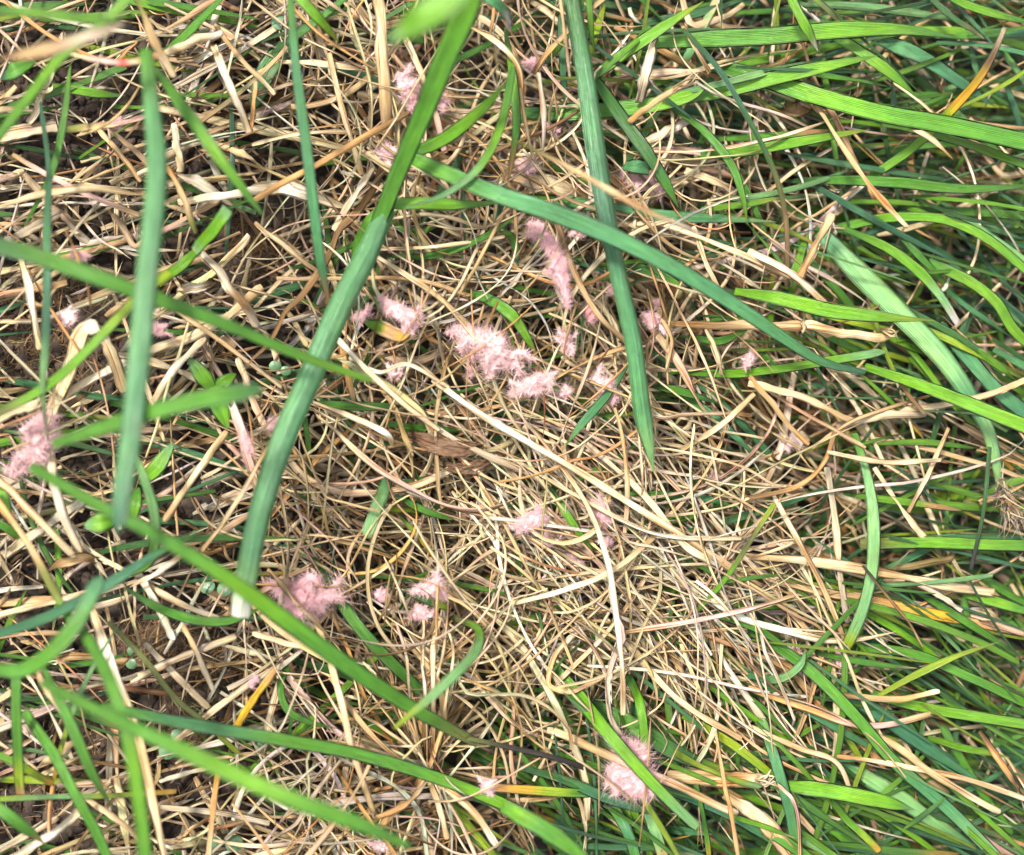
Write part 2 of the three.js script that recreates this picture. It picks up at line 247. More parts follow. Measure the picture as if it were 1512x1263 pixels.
g('pale thin blade rising from the yellow joint at lower left', 'yl yg pg pg pg', 8, '78,1155,8 92,1098,14 112,1040,18 140,980,18 182,912,14', { prof: 'p' });
g('olive thin blade slanting over the soil at lower left', 'ol ol ol yg', 9, '160,918,12 215,975,14 258,1030,13 308,1072,10 352,1112,4', { prof: 'r' });
g('bright blurred blade curving up to a rounded tip at the left', 'mg mg mg bg', 24, '-25,985,38 30,990,40 75,964,42 112,920,42 150,850,40', { prof: 'o', keel: .2, roll: 0 });
g('dark blue-green blade rising to the right from the left edge', 'bd bd bd mg', 18, '-20,942,22 70,912,26 150,870,28 225,822,28 302,780,26', { prof: 'p', keel: .3 });
g('green blade looping under the white tip of the tall shoot', 'dg mg mg mg', 16, '185,868,8 235,898,12 295,916,14 340,916,14 382,900,10', { prof: 'b', keel: .3 });
g('thin dark blade lying level behind the tall shoot', 'dg dg mg', 12, '128,820,4 200,805,8 300,795,10 460,797,6', { prof: 'b', keel: .2 });
g('pale green blade curving down right of the widest left blade', 'pg pg pg mg ol', 16, '195,660,22,.4 212,705,24,.8 226,750,22,1 229,795,18,1 214,835,10,.9 160,855,4,.6', { prof: 'r', keel: .3 });
g('long vivid blade slanting over the cut tip of the tall shoot', 'mg mg mg vg mg mg ol', 24, '45,688,42,.65 130,738,46,.72 230,790,48,.8 330,850,46,.9 420,914,40,1.1 520,988,32,1.1 620,1052,22,.95 705,1098,12,.7', { prof: 'r', keel: .2, n: 40 });
g('blackened stem continuing from the long vivid blade to the bottom centre', 'ol dk dk dk', 9, '690,1090,14 760,1105,12 830,1122,9 905,1150,4', { prof: 'r' });
g('blurred green blade slanting from the left edge across the tall shoot', 'dg mg mg mg vg', 27, '-25,358,44,1 60,380,45,1 150,412,45,.95 240,444,43,.85 340,482,40,.7 440,524,36,.6 548,562,32,.4', { prof: 'r', keel: .15, n: 36 });
g('out-of-focus blunt green blade pointing right at the left', 'mg mg mg dg', 26, '78,656,46,.75 150,632,50,.9 240,604,54,1 320,586,56,1.05 388,575,57,1', { prof: 'o', keel: .15, roll: 0 });
g('yellow-green thin blade slanting up to the right at the left', 'ol vg vg yg yg', 15, '-20,618,22 70,570,26 130,516,28 195,448,28 250,402,22', { prof: 'r', keel: .2 });
{
  const o = thing('grass_shoot', 'small bright grass shoot with a white joint above the bare soil', 'grass plant', null, at(288, 372, 2));
  const sub = (n, geo) => { geo.translate(-o.position.x, -o.position.y, -o.position.z); return part(n, geo, leafMat, o); };
  sub('leaf_blade', leafGeo('pg vg vg pg', 20, '288,372,12 305,352,17 322,332,20 338,308,22', { prof: 'c', keel: .4 }));
  sub('leaf_blade', leafGeo('vg vg yg', 16, '288,372,12 270,390,14 250,406,12 236,424,6', { prof: 'p', keel: .3 }));
  sub('joint', strawGeo('wt cr', 12, '293,380,11 286,366,13', { curl: -.8 }));
}
g('blue-green upright blade with a white lower edge near the left edge', 'bd bd bg bd pg gy', 13, '58,150,16,.6 70,250,22,.8 68,330,26,1 68,410,28,1 66,500,28,1 62,580,26,.7 70,650,18,.3', { prof: 'r', keel: -.4, n: 34 });
g('thin green blade slanting down to the left in the upper left', 'vg mg mg mg', 11, '104,95,16 95,170,18 78,250,16 34,338,8', { prof: 'b', keel: .3 });
g('out-of-focus vivid blade along the top left edge', 'mg vg vg vg', 15, '-20,14,46 60,20,48 130,28,48 182,32,46', { prof: 'p', keel: .1 });
g('out-of-focus vivid blade slanting across the top left corner', 'vg vg vg mg', 16, '205,-20,44 150,36,44 90,84,42 45,140,38 -20,225,32', { prof: 'r', keel: .1 });
g('blurred mid-green blade slanting down right of the widest left blade', 'mg mg vg mg', 20, '226,96,30 270,158,34 320,228,36 388,318,34', { prof: 'b', keel: .15 });
g('dark green blade tilted up to the right near the top left', 'dg mg mg', 17, '228,92,4 275,52,10 335,-10,16', { prof: 'b', keel: .3 });
g('vivid short blade hanging from the top edge left of the near blurred blade', 'vg vg yg', 16, '428,-20,20 465,22,20 500,62,14', { prof: 'p', keel: .3 });
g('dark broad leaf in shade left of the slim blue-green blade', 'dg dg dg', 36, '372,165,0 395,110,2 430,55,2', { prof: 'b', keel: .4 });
g('dark short blade tilted under the slim blue-green blade', 'dg mg', 15, '400,80,4 455,40,8 520,-10,10', { prof: 'b' });
g('large out-of-focus bright blade tip at the top edge, centre', 'pg vg vg vg', 48, '572,62,76,.7 615,32,80,1 665,0,82,1 720,-40,84,1', { prof: 'b', keel: .1, roll: 0 });
g('pale thin blade curving to the left above the joint of the tall shoot', 'pg pg vg mg', 14, '600,306,24,.2 655,288,26,.6 705,250,26,.9 738,190,24,1 757,100,20,.8', { prof: 'r', keel: .3 });
g('vertical mid-green blade right of the tall shoot, near the top', 'dg vg mg og', 14, '745,40,10 756,110,16 762,185,16 750,270,10', { prof: 'b', keel: .3 });
g('curled blue-white blade tip at the top edge', 'bd bg wt', 18, '690,-18,22 722,0,26 742,16,24 750,40,16', { prof: 'r', curl: .4 });
g('dark green arched blade over the dark hollow at the centre', 'dg mg mg mg', 12, '556,376,2 630,379,7 700,358,10 760,322,8', { prof: 'b', keel: .3 });
g('short dark blade hanging at the right side of the dark hollow', 'mg mg dg', 13, '742,342,2 758,355,6 766,394,6', { prof: 'p' });
g('vivid hooked blade bending over the middle pink tuft, orange at its tip', 'dg mg vg vg og', 20, '676,430,6,.5 720,442,10,.9 755,466,12,1 778,500,11,.9 796,532,8,.6', { prof: 'p', keel: .3 });
g('short pointed dark blade beside the long leaf of the tall shoot', 'mg mg dg', 14, '462,594,6 525,600,8 594,600,6', { prof: 'b', keel: .25 });
g('dark thin blade below the broken straw at the centre', 'dg mg mg', 11, '545,622,2 620,632,4 680,636,2', { prof: 'b' });
g('narrow blue-green blade slanting left of the upright blade tip', 'bg bg pg', 14, '930,535,4,.5 895,585,10,.9 858,628,12,1 830,665,9,.5', { prof: 'p', keel: .35 });
g('short dark blade right of the upright blade near its tip', 'dg mg dg', 13, '958,570,3 1000,577,7 1058,595,6', { prof: 'b', keel: .3 });
g('dark green short blade under the two crossing blades', 'dg dg vg', 19, '915,398,3 965,403,6 1018,432,7', { prof: 'p', keel: .4 });
g('short vivid curl of grass under the striped straw stem', 'dg mg vg', 13, '1015,495,4 1060,504,8 1104,487,8', { prof: 'b', keel: .3 });
g('blue-green blade slanting right of the upright blade tip', 'mg bg bg', 15, '1000,575,2 1060,622,6 1117,674,5', { prof: 'p', keel: .3 });
g('short pale-green blunt leaf below and left of the brown dead leaf', 'bg pg pg', 20, '575,698,4 560,742,8 540,795,9', { prof: 'o', keel: -.4 });
g('thin dark blade right of the short pale blunt leaf', 'dg mg mg', 11, '582,730,5 622,752,7 668,768,5', { prof: 'b' });
g('thin yellowing blade below the short pale blunt leaf', 'mg yg yl og', 8, '588,760,3 622,798,5 655,842,3', { prof: 'b' });
g('dark blade running down to the joint of the pale crossing blade', 'dg mg mg mg', 19, '462,825,2,.6 500,885,7,.9 545,945,10,1 622,1022,8,.9', { prof: 'r', keel: .35 });
g('short dark leaf lying against the frilled pink tuft below centre', 'mg dg yg', 16, '596,870,6 630,884,9 664,900,7', { prof: 'b', keel: .4 });
g('pale bent blade crossing over the long vivid blade', 'ol vg pg pg yg', 16, '668,912,6,.6 706,930,18,.8 702,962,26,1 650,1016,32,1 582,1076,30,.4', { prof: 'r', keel: .3, n: 34 });
g('dark green blade bent into a hook at the lower left of centre', 'mg mg mg mg', 11, '425,985,4 414,1010,6 424,1048,8 455,1066,8 496,1076,6', { prof: 'p', keel: .3, n: 30 });
g('dark thin blade inside the hooked blade', 'dg mg', 9, '436,1000,2 455,1040,4 470,1066,3', { prof: 'b' });
g('vivid saw-edged thin blade in the straw below the centre', 'dg vg vg', 12, '808,715,8 838,762,12 876,818,10', { prof: 'b', keel: .5 });
g('level dark green blade lying in straw right of the saw-edged blade', 'dg mg bg mg', 13, '890,732,3 960,731,6 1035,735,7 1090,750,6', { prof: 'p', keel: .3 });
g('thin yellow-green stem leaning right over the straw, jointed halfway', 'mg vg vg ol yg', 8, '988,948,2 1020,912,8 1068,860,12 1108,800,16 1144,744,18', { prof: 'r', n: 30 });
g('thin green blade leaving the joint of the leaning yellow-green stem', 'vg mg ol', 7, '1070,860,11 1115,853,11 1170,848,8', { prof: 'p' });
g('pale blue-green upright blade bowed to the right at right centre', 'mg pg pg pg pg yg', 20, '1262,640,10,.6 1282,710,15,.8 1290,775,17,.95 1286,850,16,1 1268,915,13,1 1248,958,8,.9', { prof: 'r', keel: .15 });
g('level vivid blade behind the bowed upright blade', 'ol vg vg mg', 19, '1270,803,4 1370,801,8 1450,804,8 1530,806,7', { prof: 'r', keel: .2 });
g('level vivid blade above the grey straw at the right', 'vg vg mg', 10, '1285,656,4 1360,653,7 1440,662,6', { prof: 'b' });
g('mid-green blade slanting under the tan flat straw at the right', 'dg mg mg mg', 13, '1345,868,4 1410,908,7 1495,962,5', { prof: 'b', keel: .3 });
g('thin dark stem hanging at the right edge below the frayed root tuft', 'dg dg dk', 7, '1462,660,12 1452,760,14 1434,842,10', { prof: 'r' });
g('vivid blade at the right edge below the tan flat straw', 'mg vg mg', 18, '1405,872,3 1460,886,6 1530,908,5', { prof: 'b', keel: .3 });
g('broad dark leaf blurred in the hollow below the orange flat straw', 'bd bd mg', 34, '1262,960,-8 1310,930,-6 1350,908,-6', { prof: 'b', keel: .3 });
g('dark green blade slanting over the straw right of centre bottom', 'dg mg mg', 14, '1030,902,4 1100,920,9 1165,958,8', { prof: 'b', keel: .3 });
g('pale blue curl of grass in the lower right straw', 'bg pg pg', 13, '1105,998,5 1150,1003,9 1182,982,12 1190,958,10', { prof: 'p', keel: .2 });
g('thin green blade at the top right corner', 'mg vg mg', 13, '1380,-14,8 1440,12,10 1530,36,9', { prof: 'b', keel: .3 });
g('thin dark blade with a straw tip at the top right', 'dg dg ol cr', 9, '1362,-14,12 1410,28,14 1436,44,13 1454,58,10', { prof: 'p' });
g('olive thin blade hanging at the top edge, upper right', 'vg ol yl', 8, '1190,-14,14 1225,18,15 1250,45,11', { prof: 'p' });
g('green thin blade slanting down at the right edge near the top', 'mg pg', 9, '1480,70,6 1500,100,8 1530,150,6', { prof: 'b' });
g('thin blue-green upright blade behind the yellow dying blade', 'bg bg mg', 10, '1432,60,2 1440,95,5 1448,120,4', { prof: 'b' });

// ---------------------------------------------------------------- dry blades and stems traced one by one
s('pinkish dry blade with a bright red thread mark near the top left', 'cr cr pk pk pk rd cr og og', 12, '98,76,26 150,88,28 186,92,28 228,84,24');
s('split cream dry blade right of the red-marked one', 'og cr cr wh', 14, '222,85,18 270,66,20 328,46,18');
s('yellowish dry stem hanging from the top left edge', 'ol tn cr', 14, '196,-14,26 226,58,26 256,114,22');
s('thick blunt cream straw leaning at the upper left', 'cr wh cr', 14, '316,68,14 340,126,16 367,196,12');
s('bent orange straw beside the thick blunt cream straw', 'tn og og', 8, '378,120,8 374,155,10 370,194,8');
s('cream dry blade lying level across the widest left blade', 'cr cr tn', 14, '-14,308,10 60,286,14 132,278,14 216,288,10', { prof: 'b' });
s('cream flat straw right of the widest left blade, upper left', 'cr wh cr', 15, '262,297,8 340,286,11 425,278,9');
s('long pinkish straw slanting right in the upper left', 'tn pk pk tn', 9, '18,228,6 100,274,10 205,318,6');
s('broad pale dry blade at the left edge, upper left', 'cr gy', 24, '-20,206,2 30,196,4 84,188,2', { curl: .5 });
s('tan straw slanting behind the widest left blade', 'tn tn', 9, '140,186,2 175,225,5 208,268,3');
s('orange-tan straw hanging right of the widest left blade', 'og tn ol', 11, '246,246,10 272,296,13 287,345,10');
s('pink-dusted straw crossing behind the widest left blade at the top', 'ol tn pk pk', 12, '96,192,10 150,186,13 190,180,13 215,172,10');
s('grey-white papery scrap of dry leaf in the upper left', 'gy wh gy', 22, '262,258,4 300,272,6 346,306,3', { curl: .8, prof: 'e' });
s('tan straw slanting down across the upper left', 'tn tn cr', 9, '316,36,9 355,85,12 405,140,9');
s('blurred brown stalk at the left near the top', 'br tn gy gy', 22, '-20,92,52 60,76,55 130,56,56 184,34,54', { prof: 'b' });
s('pale upright straw beside the blurred green blade, upper left', 'wh cr', 14, '254,182,3 259,215,6 266,255,4');
s('broad striped upright straw right of the slim blue-green blade', 'tn cr tn br', 22, '554,-20,12 561,60,13 566,140,13 572,215,8', { curl: -.6 });
s('straight orange straw crossing under the slim blue-green blade', 'og og og br', 11, '374,296,12 450,252,17 520,213,17 604,164,12', { curl: -.5 });
s('broad cream dry blade lying level left of the tall shoot joint', 'cr wh cr', 24, '370,276,6 430,280,10 515,308,6', { prof: 'b', curl: .4 });
s('tan bent straw slanting down left of the broad striped straw', 'tn cr cr tn', 10, '486,78,8 502,150,12 518,205,12 534,258,8');
s('short cream straw lying level under the slim blue-green blade', 'cr cr tn', 11, '414,92,5 480,95,8 562,108,6');
s('cream straw hanging behind the pink tufts at the top centre', 'cr cr pk', 11, '598,54,6 622,108,10 640,156,11 657,226,7');
s('tan straw bending down right of the tall shoot at the top', 'tn cr tn og', 9, '694,40,12 738,66,16 764,98,16 772,168,10');
s('thin cream arched straw left of the striped upright straw', 'cr cr tn', 8, '372,214,5 450,197,9 545,196,5');
s('cream twisted straw below the broad striped straw', 'cr wh cr', 11, '552,246,6 524,288,10 492,340,6');
s('thin cream straw bridging the dark hollow', 'cr cr cr', 7, '572,323,8 640,317,11 720,338,8');
s('cream straw slanting over the shaded ground right of the tall shoot', 'cr cr tn', 8, '612,186,8 648,256,12 672,294,8');
s('broad greyish standing straw at the top, right of the upright blade', 'cr wh gy', 19, '966,50,10 956,95,13 942,150,8', { curl: .5 });
{
  const o = thing('dry_straw', 'tan straw with a frayed brush-like end on the broad vivid blade', 'dry grass', 'dry grass strands', at(960, 150, 8));
  const sub = (n, geo) => { geo.translate(-o.position.x, -o.position.y, -o.position.z); return part(n, geo, strawMat, o); };
  sub('stalk', strawGeo('og tn tn', 11, '928,180,14 965,152,18 1000,130,18', { curl: -.6 }));
  for (let i = 0; i < 9; i++) sub('frayed_fibre', strawGeo('tn cr', 4, `${996 + rr(-4, 4)},${132 + rr(-5, 5)},18 ${1014 + rr(-4, 4)},${124 + rr(-9, 9)},${18 + rr(-2, 3)} ${1026 + rr(-4, 8)},${116 + rr(-12, 16)},${17 + rr(-3, 4)}`, { prof: 'p', n: 8 }));
}
s('blurred olive dry stem slanting over the two crossing blades', 'ol tn tn gy', 11, '758,206,30 850,254,38 935,302,42 1038,346,42', { prof: 'b', curl: -.5 });
s('tan hooked straw above the thin dark stem, top right of centre', 'tn cr tn', 9, '1004,34,12 1026,72,15 1047,108,12');
s('brown straw bending down at the top centre', 'tn tn og tn', 9, '898,-8,12 840,44,14 806,82,12 788,108,6');
s('thin straw hanging alongside the upright blade at the top', 'tn cr', 7, '826,-10,22 834,55,24 841,114,20');
s('thin drooping straw left of the upright blade', 'tn tn cr', 6, '762,84,10 774,170,15 788,236,10');
s('pale flat straw under the dark slanting blade', 'cr wh gy', 15, '945,216,2 985,194,5 1018,176,2');
s('grey-pink level straw under the dark slanting blade tip', 'gy pk gy', 14, '945,228,1 990,222,3 1045,228,1');
s('cream bent straw under the pointed blue-green blade', 'cr cr gy', 13, '1012,252,1 1055,268,4 1085,284,1');
s('broad split tan sheath behind the crossing blades', 'tn cr cr tn', 32, '760,262,2,.6 800,272,5,1 870,290,2,.7', { curl: .4 });
s('tan straw slanting down over the right grass, cut at its end', 'tn tn og cr', 12, '1206,150,10 1255,228,16 1300,290,18 1342,334,16', { curl: -.5 });
s('tan dry tip leaning out of the longest upper right blade', 'cr cr og', 9, '1332,182,13 1375,205,15 1408,236,13', { prof: 'p' });
s('orange upright dry blade deep in the right grass', 'og og tn', 16, '1343,226,-4 1348,252,-2 1360,282,-4');
s('thin tan straw slanting up under the level green blade', 'tn tn', 6, '1165,340,2 1215,310,5 1268,275,3');
s('pale grey level straw at the right edge near the top', 'gy wh', 14, '1420,66,1 1470,66,3 1530,66,2');
s('upright cream straw near the left edge, beside the blue-green blade', 'cr wh cr', 14, '32,380,8 46,436,11 60,516,8');
{
  const o = thing('dry_straw', 'broad cream dry blade folded double over the bare soil', 'dry grass', 'dry grass strands', at(128, 500, 6));
  const sub = (n, geo) => { geo.translate(-o.position.x, -o.position.y, -o.position.z); return part(n, geo, strawMat, o); };
  sub('long_side', strawGeo('cr cr wh', 24, '68,622,4 104,545,9 124,488,12 146,482,13', { prof: 'r', curl: .2, roll: 0 }));
  sub('short_side', strawGeo('wh cr tn', 19, '142,484,11 160,512,10 184,578,4', { prof: 'r', curl: .2, roll: 0 }));
}
s('cream straw slanting up right of the folded cream blade', 'cr cr tn', 16, '216,520,4 300,488,8 388,424,5');
s('cream flat straw under the widest left blade', 'cr wh', 13, '70,604,3 130,562,6 196,530,4');
s('long tan straw slanting over the soil, left', 'tn tn cr', 8, '226,436,7 320,500,11 415,572,7');
s('blunt cream straw pointing down at the weed seedling', 'cr wh cr', 13, '226,594,6 262,538,10 302,498,7');
s('grey-brown rolled dead blade slanting above the weed seedling', 'gy gy br gy', 17, '292,370,8 330,412,11 352,446,11 384,484,6', { curl: -.9 });
s('cream straw at the left edge above the big pink tuft', 'cr cr', 17, '-20,628,4 25,606,6 66,594,4');
s('pink-white dry blade hanging between the left leaves', 'wh pk pk cr', 17, '338,588,8,.8 354,632,11,1.1 364,668,12,1 384,738,8,.7', { curl: .5 });
s('thin level straw at the left edge above the folded cream blade', 'cr gy', 9, '-20,474,3 20,474,5 62,474,3');
s('folded pale scrap of dry leaf above the soil', 'cr wh tn', 22, '262,428,4 290,424,8 318,418,4', { curl: .9, prof: 'e' });
s('thick tan straw slanting right below the left pink tuft', 'tn cr cr', 13, '-14,696,10 48,758,14 108,824,10', { curl: -.6 });
s('long straw turning into green stem at the lower left', 'og tn ol mg mg', 13, '-14,728,14 40,800,20 76,866,24 105,916,26 128,940,26');
s('cream upright straw below the left pink tuft', 'cr wh cr', 14, '72,660,8 82,726,12 118,820,8');
s('cream flat straw slanting up at the lower left', 'cr wh', 17, '4,820,5 60,782,9 126,736,6');
s('thick tan straw lying under the looping pale blade', 'tn cr tn', 13, '334,636,8 292,700,12 242,770,9', { curl: -.7 });
s('thin cream straw hanging left of the tall shoot, lower half', 'tn cr tn', 8, '402,648,14 352,738,18 298,814,14');
s('white pointed dry blade lying below the dark blue-green blade', 'tn wh cr', 12, '272,816,8 235,842,11 190,868,8', { prof: 'p' });
s('cream level straw at the lower left under the blurred tip', 'cr cr', 11, '-14,912,6 60,892,9 134,872,7');
s('cream straw slanting right to the white leaf tip', 'cr gy', 12, '212,862,4 280,898,8 345,920,5');
s('longest broad cream dry blade, slanting down the lower left to the bottom edge', 'cr wh cr tn cr cr', 20, '138,900,12 170,996,16 194,1052,18 214,1122,18 234,1218,16 250,1290,12', { curl: .4, n: 34 });
s('small brown boat-shaped dead leaf at the lower left', 'br tn br', 22, '72,842,6 110,826,9 150,828,5', { prof: 'e', curl: .9 });
s('cream straw tilted up over the soil, lower left', 'cr gy cr', 13, '192,1005,4 265,972,8 348,940,5');
s('tan short straw standing over the soil, lower left', 'tn gy', 10, '268,922,6 290,964,9 314,1020,6');
s('grey straw slanting down the soil at lower left', 'gy cr', 11, '214,950,2 262,1000,5 308,1046,3');
s('white straight straw cut by the bottom left edge', 'wh wh cr', 16, '14,1272,10 75,1232,14 128,1190,12');
s('tan thin straw inside the lower left shoots', 'tn cr', 10, '48,982,16 78,1034,18 104,1068,16');
s('yellow dry blade slanting left above the lowest left leaves', 'og yl yl', 12, '408,988,8 374,1034,11 346,1078,8');
s('thin orange-yellow upright straw at the bottom, lower left', 'yl og cr', 9, '324,1125,8 315,1190,12 306,1285,8');
s('pale level straw above the orange-yellow one', 'wh cr', 10, '236,1156,5 280,1142,8 330,1133,6');
s('cream straw beside the broad blurred blade, lower left', 'cr tn', 10, '126,1180,8 168,1208,11 218,1250,8');
s('orange thin straw hanging from the yellow joint', 'og tn', 7, '78,1158,7 73,1195,9 73,1240,6');
s('grey level straw at the bottom, left of centre', 'gy gy', 10, '236,1192,3 315,1200,6 398,1216,4');
s('cream straw slanting up to the yellow dry blade', 'cr cr gy', 10, '244,1106,4 325,1042,8 404,985,5');
s('cream straw lying by the collar of the slim blue-green blade', 'cr tn', 8, '376,328,8 425,368,12 474,404,8');
s('cream straw slanting down right of the tall shoot, middle', 'cr cr tn tn', 9, '546,372,8 600,406,12 652,442,12 706,494,8');
s('long cream straw rising past the left of the centre tangle', 'wh cr cr', 9, '496,498,10 540,545,14 596,596,14 648,636,10');
s('orange straw standing close to the long blue-green leaf', 'og og tn', 11, '503,505,6 513,552,10 522,596,6');
s('thin tan straw rising out of the dark hollow', 'tn tn', 6, '742,318,12 712,376,14 678,436,8');
s('cream broken straw with a bent end beside the short dark blade', 'cr cr wh tn', 10, '462,594,10 520,616,14 570,640,15 580,658,10');
s('thin cream straw lying along the dark arched blade', 'cr cr', 7, '552,368,8 640,364,11 745,350,8');
s('longest cream straw sweeping across the centre tangle to the lower right', 'cr wh wh cr cr tn', 11, '638,560,10 700,606,15 780,654,17 870,706,17 960,762,15 1085,842,10', { n: 44 });
s('white wavy thread of straw between the middle pink tufts', 'wh wh cr', 7, '516,528,10 560,550,14 600,538,15 662,572,12');
s('brown straw running through the longest pink tuft', 'br tn tn cr', 10, '822,330,16 852,412,18 882,464,17 930,508,10');
s('cream upright straw under the slanting broad blade', 'cr cr', 9, '1024,334,8 1040,378,12 1064,430,8');
s('long cream straw slanting under the slanting broad blade', 'tn cr cr tn', 10, '905,330,6 985,334,10 1080,368,12 1168,410,8');
{
  const o = thing('straw_stalk', 'thick striped straw stem with a joint, lying level right of centre', 'dry grass', null, at(1187, 484, 6));
  const sub = (n, geo) => { geo.translate(-o.position.x, -o.position.y, -o.position.z); return part(n, geo, strawMat, o); };
  sub('stem', strawGeo('tn og tn tn', 19, '945,468,4,.5 1020,478,8,.7 1110,480,11,1 1187,482,13,1', { curl: -.9, roll: 0 }));
  sub('stem', strawGeo('cr tn cr tn', 18, '1187,482,13 1250,490,14 1314,496,13', { curl: -.9, roll: 0 }));
  sub('joint', strawGeo('br cr br', 24, '1183,482,14 1187,482,14.3 1192,483,14', { curl: -.95, roll: 0, prof: 'e' }));
  for (let i = 0; i < 5; i++) sub('frayed_fibre', strawGeo('tn cr', 3.5, `${1300 + rr(-6, 6)},${490 + rr(-6, 6)},13 ${1316},${494 + rr(-8, 8)},${14 + rr(-1, 2)} ${1324 + rr(0, 8)},${490 + rr(-12, 14)},${14 + rr(-2, 3)}`, { prof: 'p', n: 8 }));
}
s('tan upright straw hanging below the striped straw stem', 'cr cr', 7, '1043,486,10 1060,524,12 1066,554,8');
s('tan straw slanting down left of the pale tufted straw', 'tn cr tn', 10, '1114,582,8 1062,630,12 1006,664,8');
s('thin curved straw left of the dark shaded blade, centre right', 'tn tn cr', 7, '968,462,8 992,500,12 984,545,9');
s('tan straw leaning up to the right beside the pale leaf', 'tn tn og', 12, '1230,316,14 1200,372,16 1176,418,12');
s('cream straw pointing down at the pointing vivid blade', 'cr wh tn', 11, '1105,370,10 1168,404,14 1220,450,10');
s('cream straw sagging below the white scrap', 'cr cr tn', 13, '1105,566,8 1180,584,11 1262,622,8');
s('grey-cream straw lying level at the right, lower', 'gy cr gy', 15, '1236,632,5 1300,616,9 1368,614,7', { curl: -.6 });
s('orange-tan straw slanting down right of centre', 'og tn og', 10, '1108,555,8 1150,608,11 1194,658,8');
s('thin brown straw curving right below the grey-cream straw level', 'tn tn br', 7, '1200,662,6 1260,622,10 1378,584,6');
s('pale long straw hanging upright through the lower tangle', 'tn cr wh wh cr cr', 9, '818,672,12 868,748,18 898,832,20 914,940,20 919,1000,18 920,1056,12', { n: 34 });
s('cream straw ending level at right of the lower tangle', 'cr cr wh cr', 9, '756,676,10 860,736,15 970,788,15 1095,795,10');
s('arched cream straw crossing the lower tangle to the upper right', 'cr wh cr tn', 9, '752,892,10 838,870,15 905,842,16 968,792,12');
s('grey-cream split straw slanting in the lower tangle', 'gy cr cr gy', 11, '866,655,8 955,736,13 1012,806,13 1088,846,8');
s('pinkish long straw tilted slightly up at lower right of centre', 'tn pk pk tn', 9, '912,935,8 1010,920,13 1095,902,14 1175,878,10');
s('long flat tan straw lying level at right centre', 'tn cr tn cr cr', 17, '1095,822,6 1200,830,9 1300,846,10 1380,862,9 1468,876,6', { curl: .3 });
s('orange flat dry blade sagging below the long flat tan straw', 'tn tn og yl og cr', 17, '1130,852,3,.7 1220,876,6,.9 1290,888,7,1 1380,908,7,1 1450,922,6,.9 1530,938,4,.6', { curl: .3 });
s('tan bent straw slanting down to the base of the bowed upright blade', 'cr tn tn', 10, '1142,732,8 1180,802,12 1222,884,12 1250,955,7');
s('grey upright straw left of the bowed upright blade', 'gy cr gy', 13, '1222,690,6 1234,770,9 1240,840,9 1252,920,5');
s('thin arched cream straw crossing the bowed upright blade', 'cr cr cr', 9, '1222,668,14 1300,682,19 1390,680,15');
s('tan straw tilted up to the right beyond the bowed upright blade', 'tn cr tn', 10, '1400,632,10 1370,700,13 1340,756,9');
s('cream straw slanting down right of the bowed upright blade', 'cr cr', 11, '1292,690,6 1338,758,10 1368,798,8');
s('thin brown stem crossing over the bowed upright blade', 'dk br tn tn', 6, '1274,836,20 1316,888,19 1342,920,14 1362,955,8');
s('frayed grey straw below the long flat tan straw', 'gy gy wh', 9, '1335,852,8 1388,880,10 1420,902,8');
s('brown thread curving between dark straws, right of centre', 'br og br', 8, '1234,634,10 1216,684,13 1182,716,13 1100,738,8');
s('long straw fanning down right from the lower tangle', 'cr cr tn', 10, '922,948,8 1000,1032,12 1095,1092,9');
s('tan straw leading right into the lowest large pink tuft', 'cr tn pk tn cr', 15, '808,1078,6 880,1106,12 950,1138,14 1020,1170,12 1090,1202,8', { curl: -.5 });
{
  const o = thing('dry_straw', 'broad tan dry blade with a torn whitish end at lower right', 'dry grass', 'dry grass strands', at(1060, 1150, 5));
  const sub = (n, geo) => { geo.translate(-o.position.x, -o.position.y, -o.position.z); return part(n, geo, strawMat, o); };
  sub('blade', strawGeo('tn tn og cr', 26, '985,1144,4,.6 1030,1148,7,1 1080,1152,8,1 1128,1152,9,.9', { curl: .3, roll: 0 }));
  for (let i = 0; i < 8; i++) sub('frayed_fibre', strawGeo('cr wh', 4, `${1115},${1152 + rr(-9, 9)},9 ${1130},${1150 + rr(-12, 12)},${10 + rr(-1, 2)} ${1140 + rr(-4, 12)},${1148 + rr(-18, 16)},${10 + rr(-2, 4)}`, { prof: 'p', n: 8 }));
}
s('broad striped dry blade slanting to the bottom edge right of centre', 'tn cr tn tn', 28, '1070,1172,4,.7 1110,1200,7,1 1145,1232,8,1 1190,1290,5,1', { curl: .35 });
s('thin tan stem hanging down through the lower right straws', 'tn og tn', 8, '1056,1080,12 1070,1160,16 1080,1205,15 1094,1290,9');
s('brown-tan thick straw lying level at the lower right, cut at the right', 'br tn og cr', 11, '1240,1026,10 1290,1032,13 1340,1032,14 1388,1024,14', { curl: -.8 });
s('brown-orange straw sagging under the thick lower right straw', 'og og pk tn', 11, '1105,1015,5 1190,1046,9 1280,1072,10 1385,1054,8');
s('long pale straw slanting right across the lower right leaves', 'og cr tn cr', 10, '1236,1118,10 1330,1132,13 1420,1150,13 1530,1186,8');
s('striped straw stem slanting down at the lower right', 'tn tn cr', 14, '1285,1080,10 1375,1138,14 1478,1200,10', { curl: -.8 });
s('rusty brown split straw leaning near the right edge, lower right', 'br og br', 13, '1446,1080,8 1478,1128,11 1504,1166,8');
s('cream straw bending down over the lower right leaves', 'cr tn cr cr', 9, '1105,1072,8 1180,1105,13 1232,1124,14 1260,1176,9');
s('tan thin stem curving to the bottom edge, lower right', 'tn pk tn', 8, '1135,1150,10 1170,1182,14 1182,1285,9');
s('tan straw hanging left of the dry straw bundle', 'tn cr tn', 11, '462,905,8 496,1006,13 520,1104,14 555,1208,9', { n: 34 });
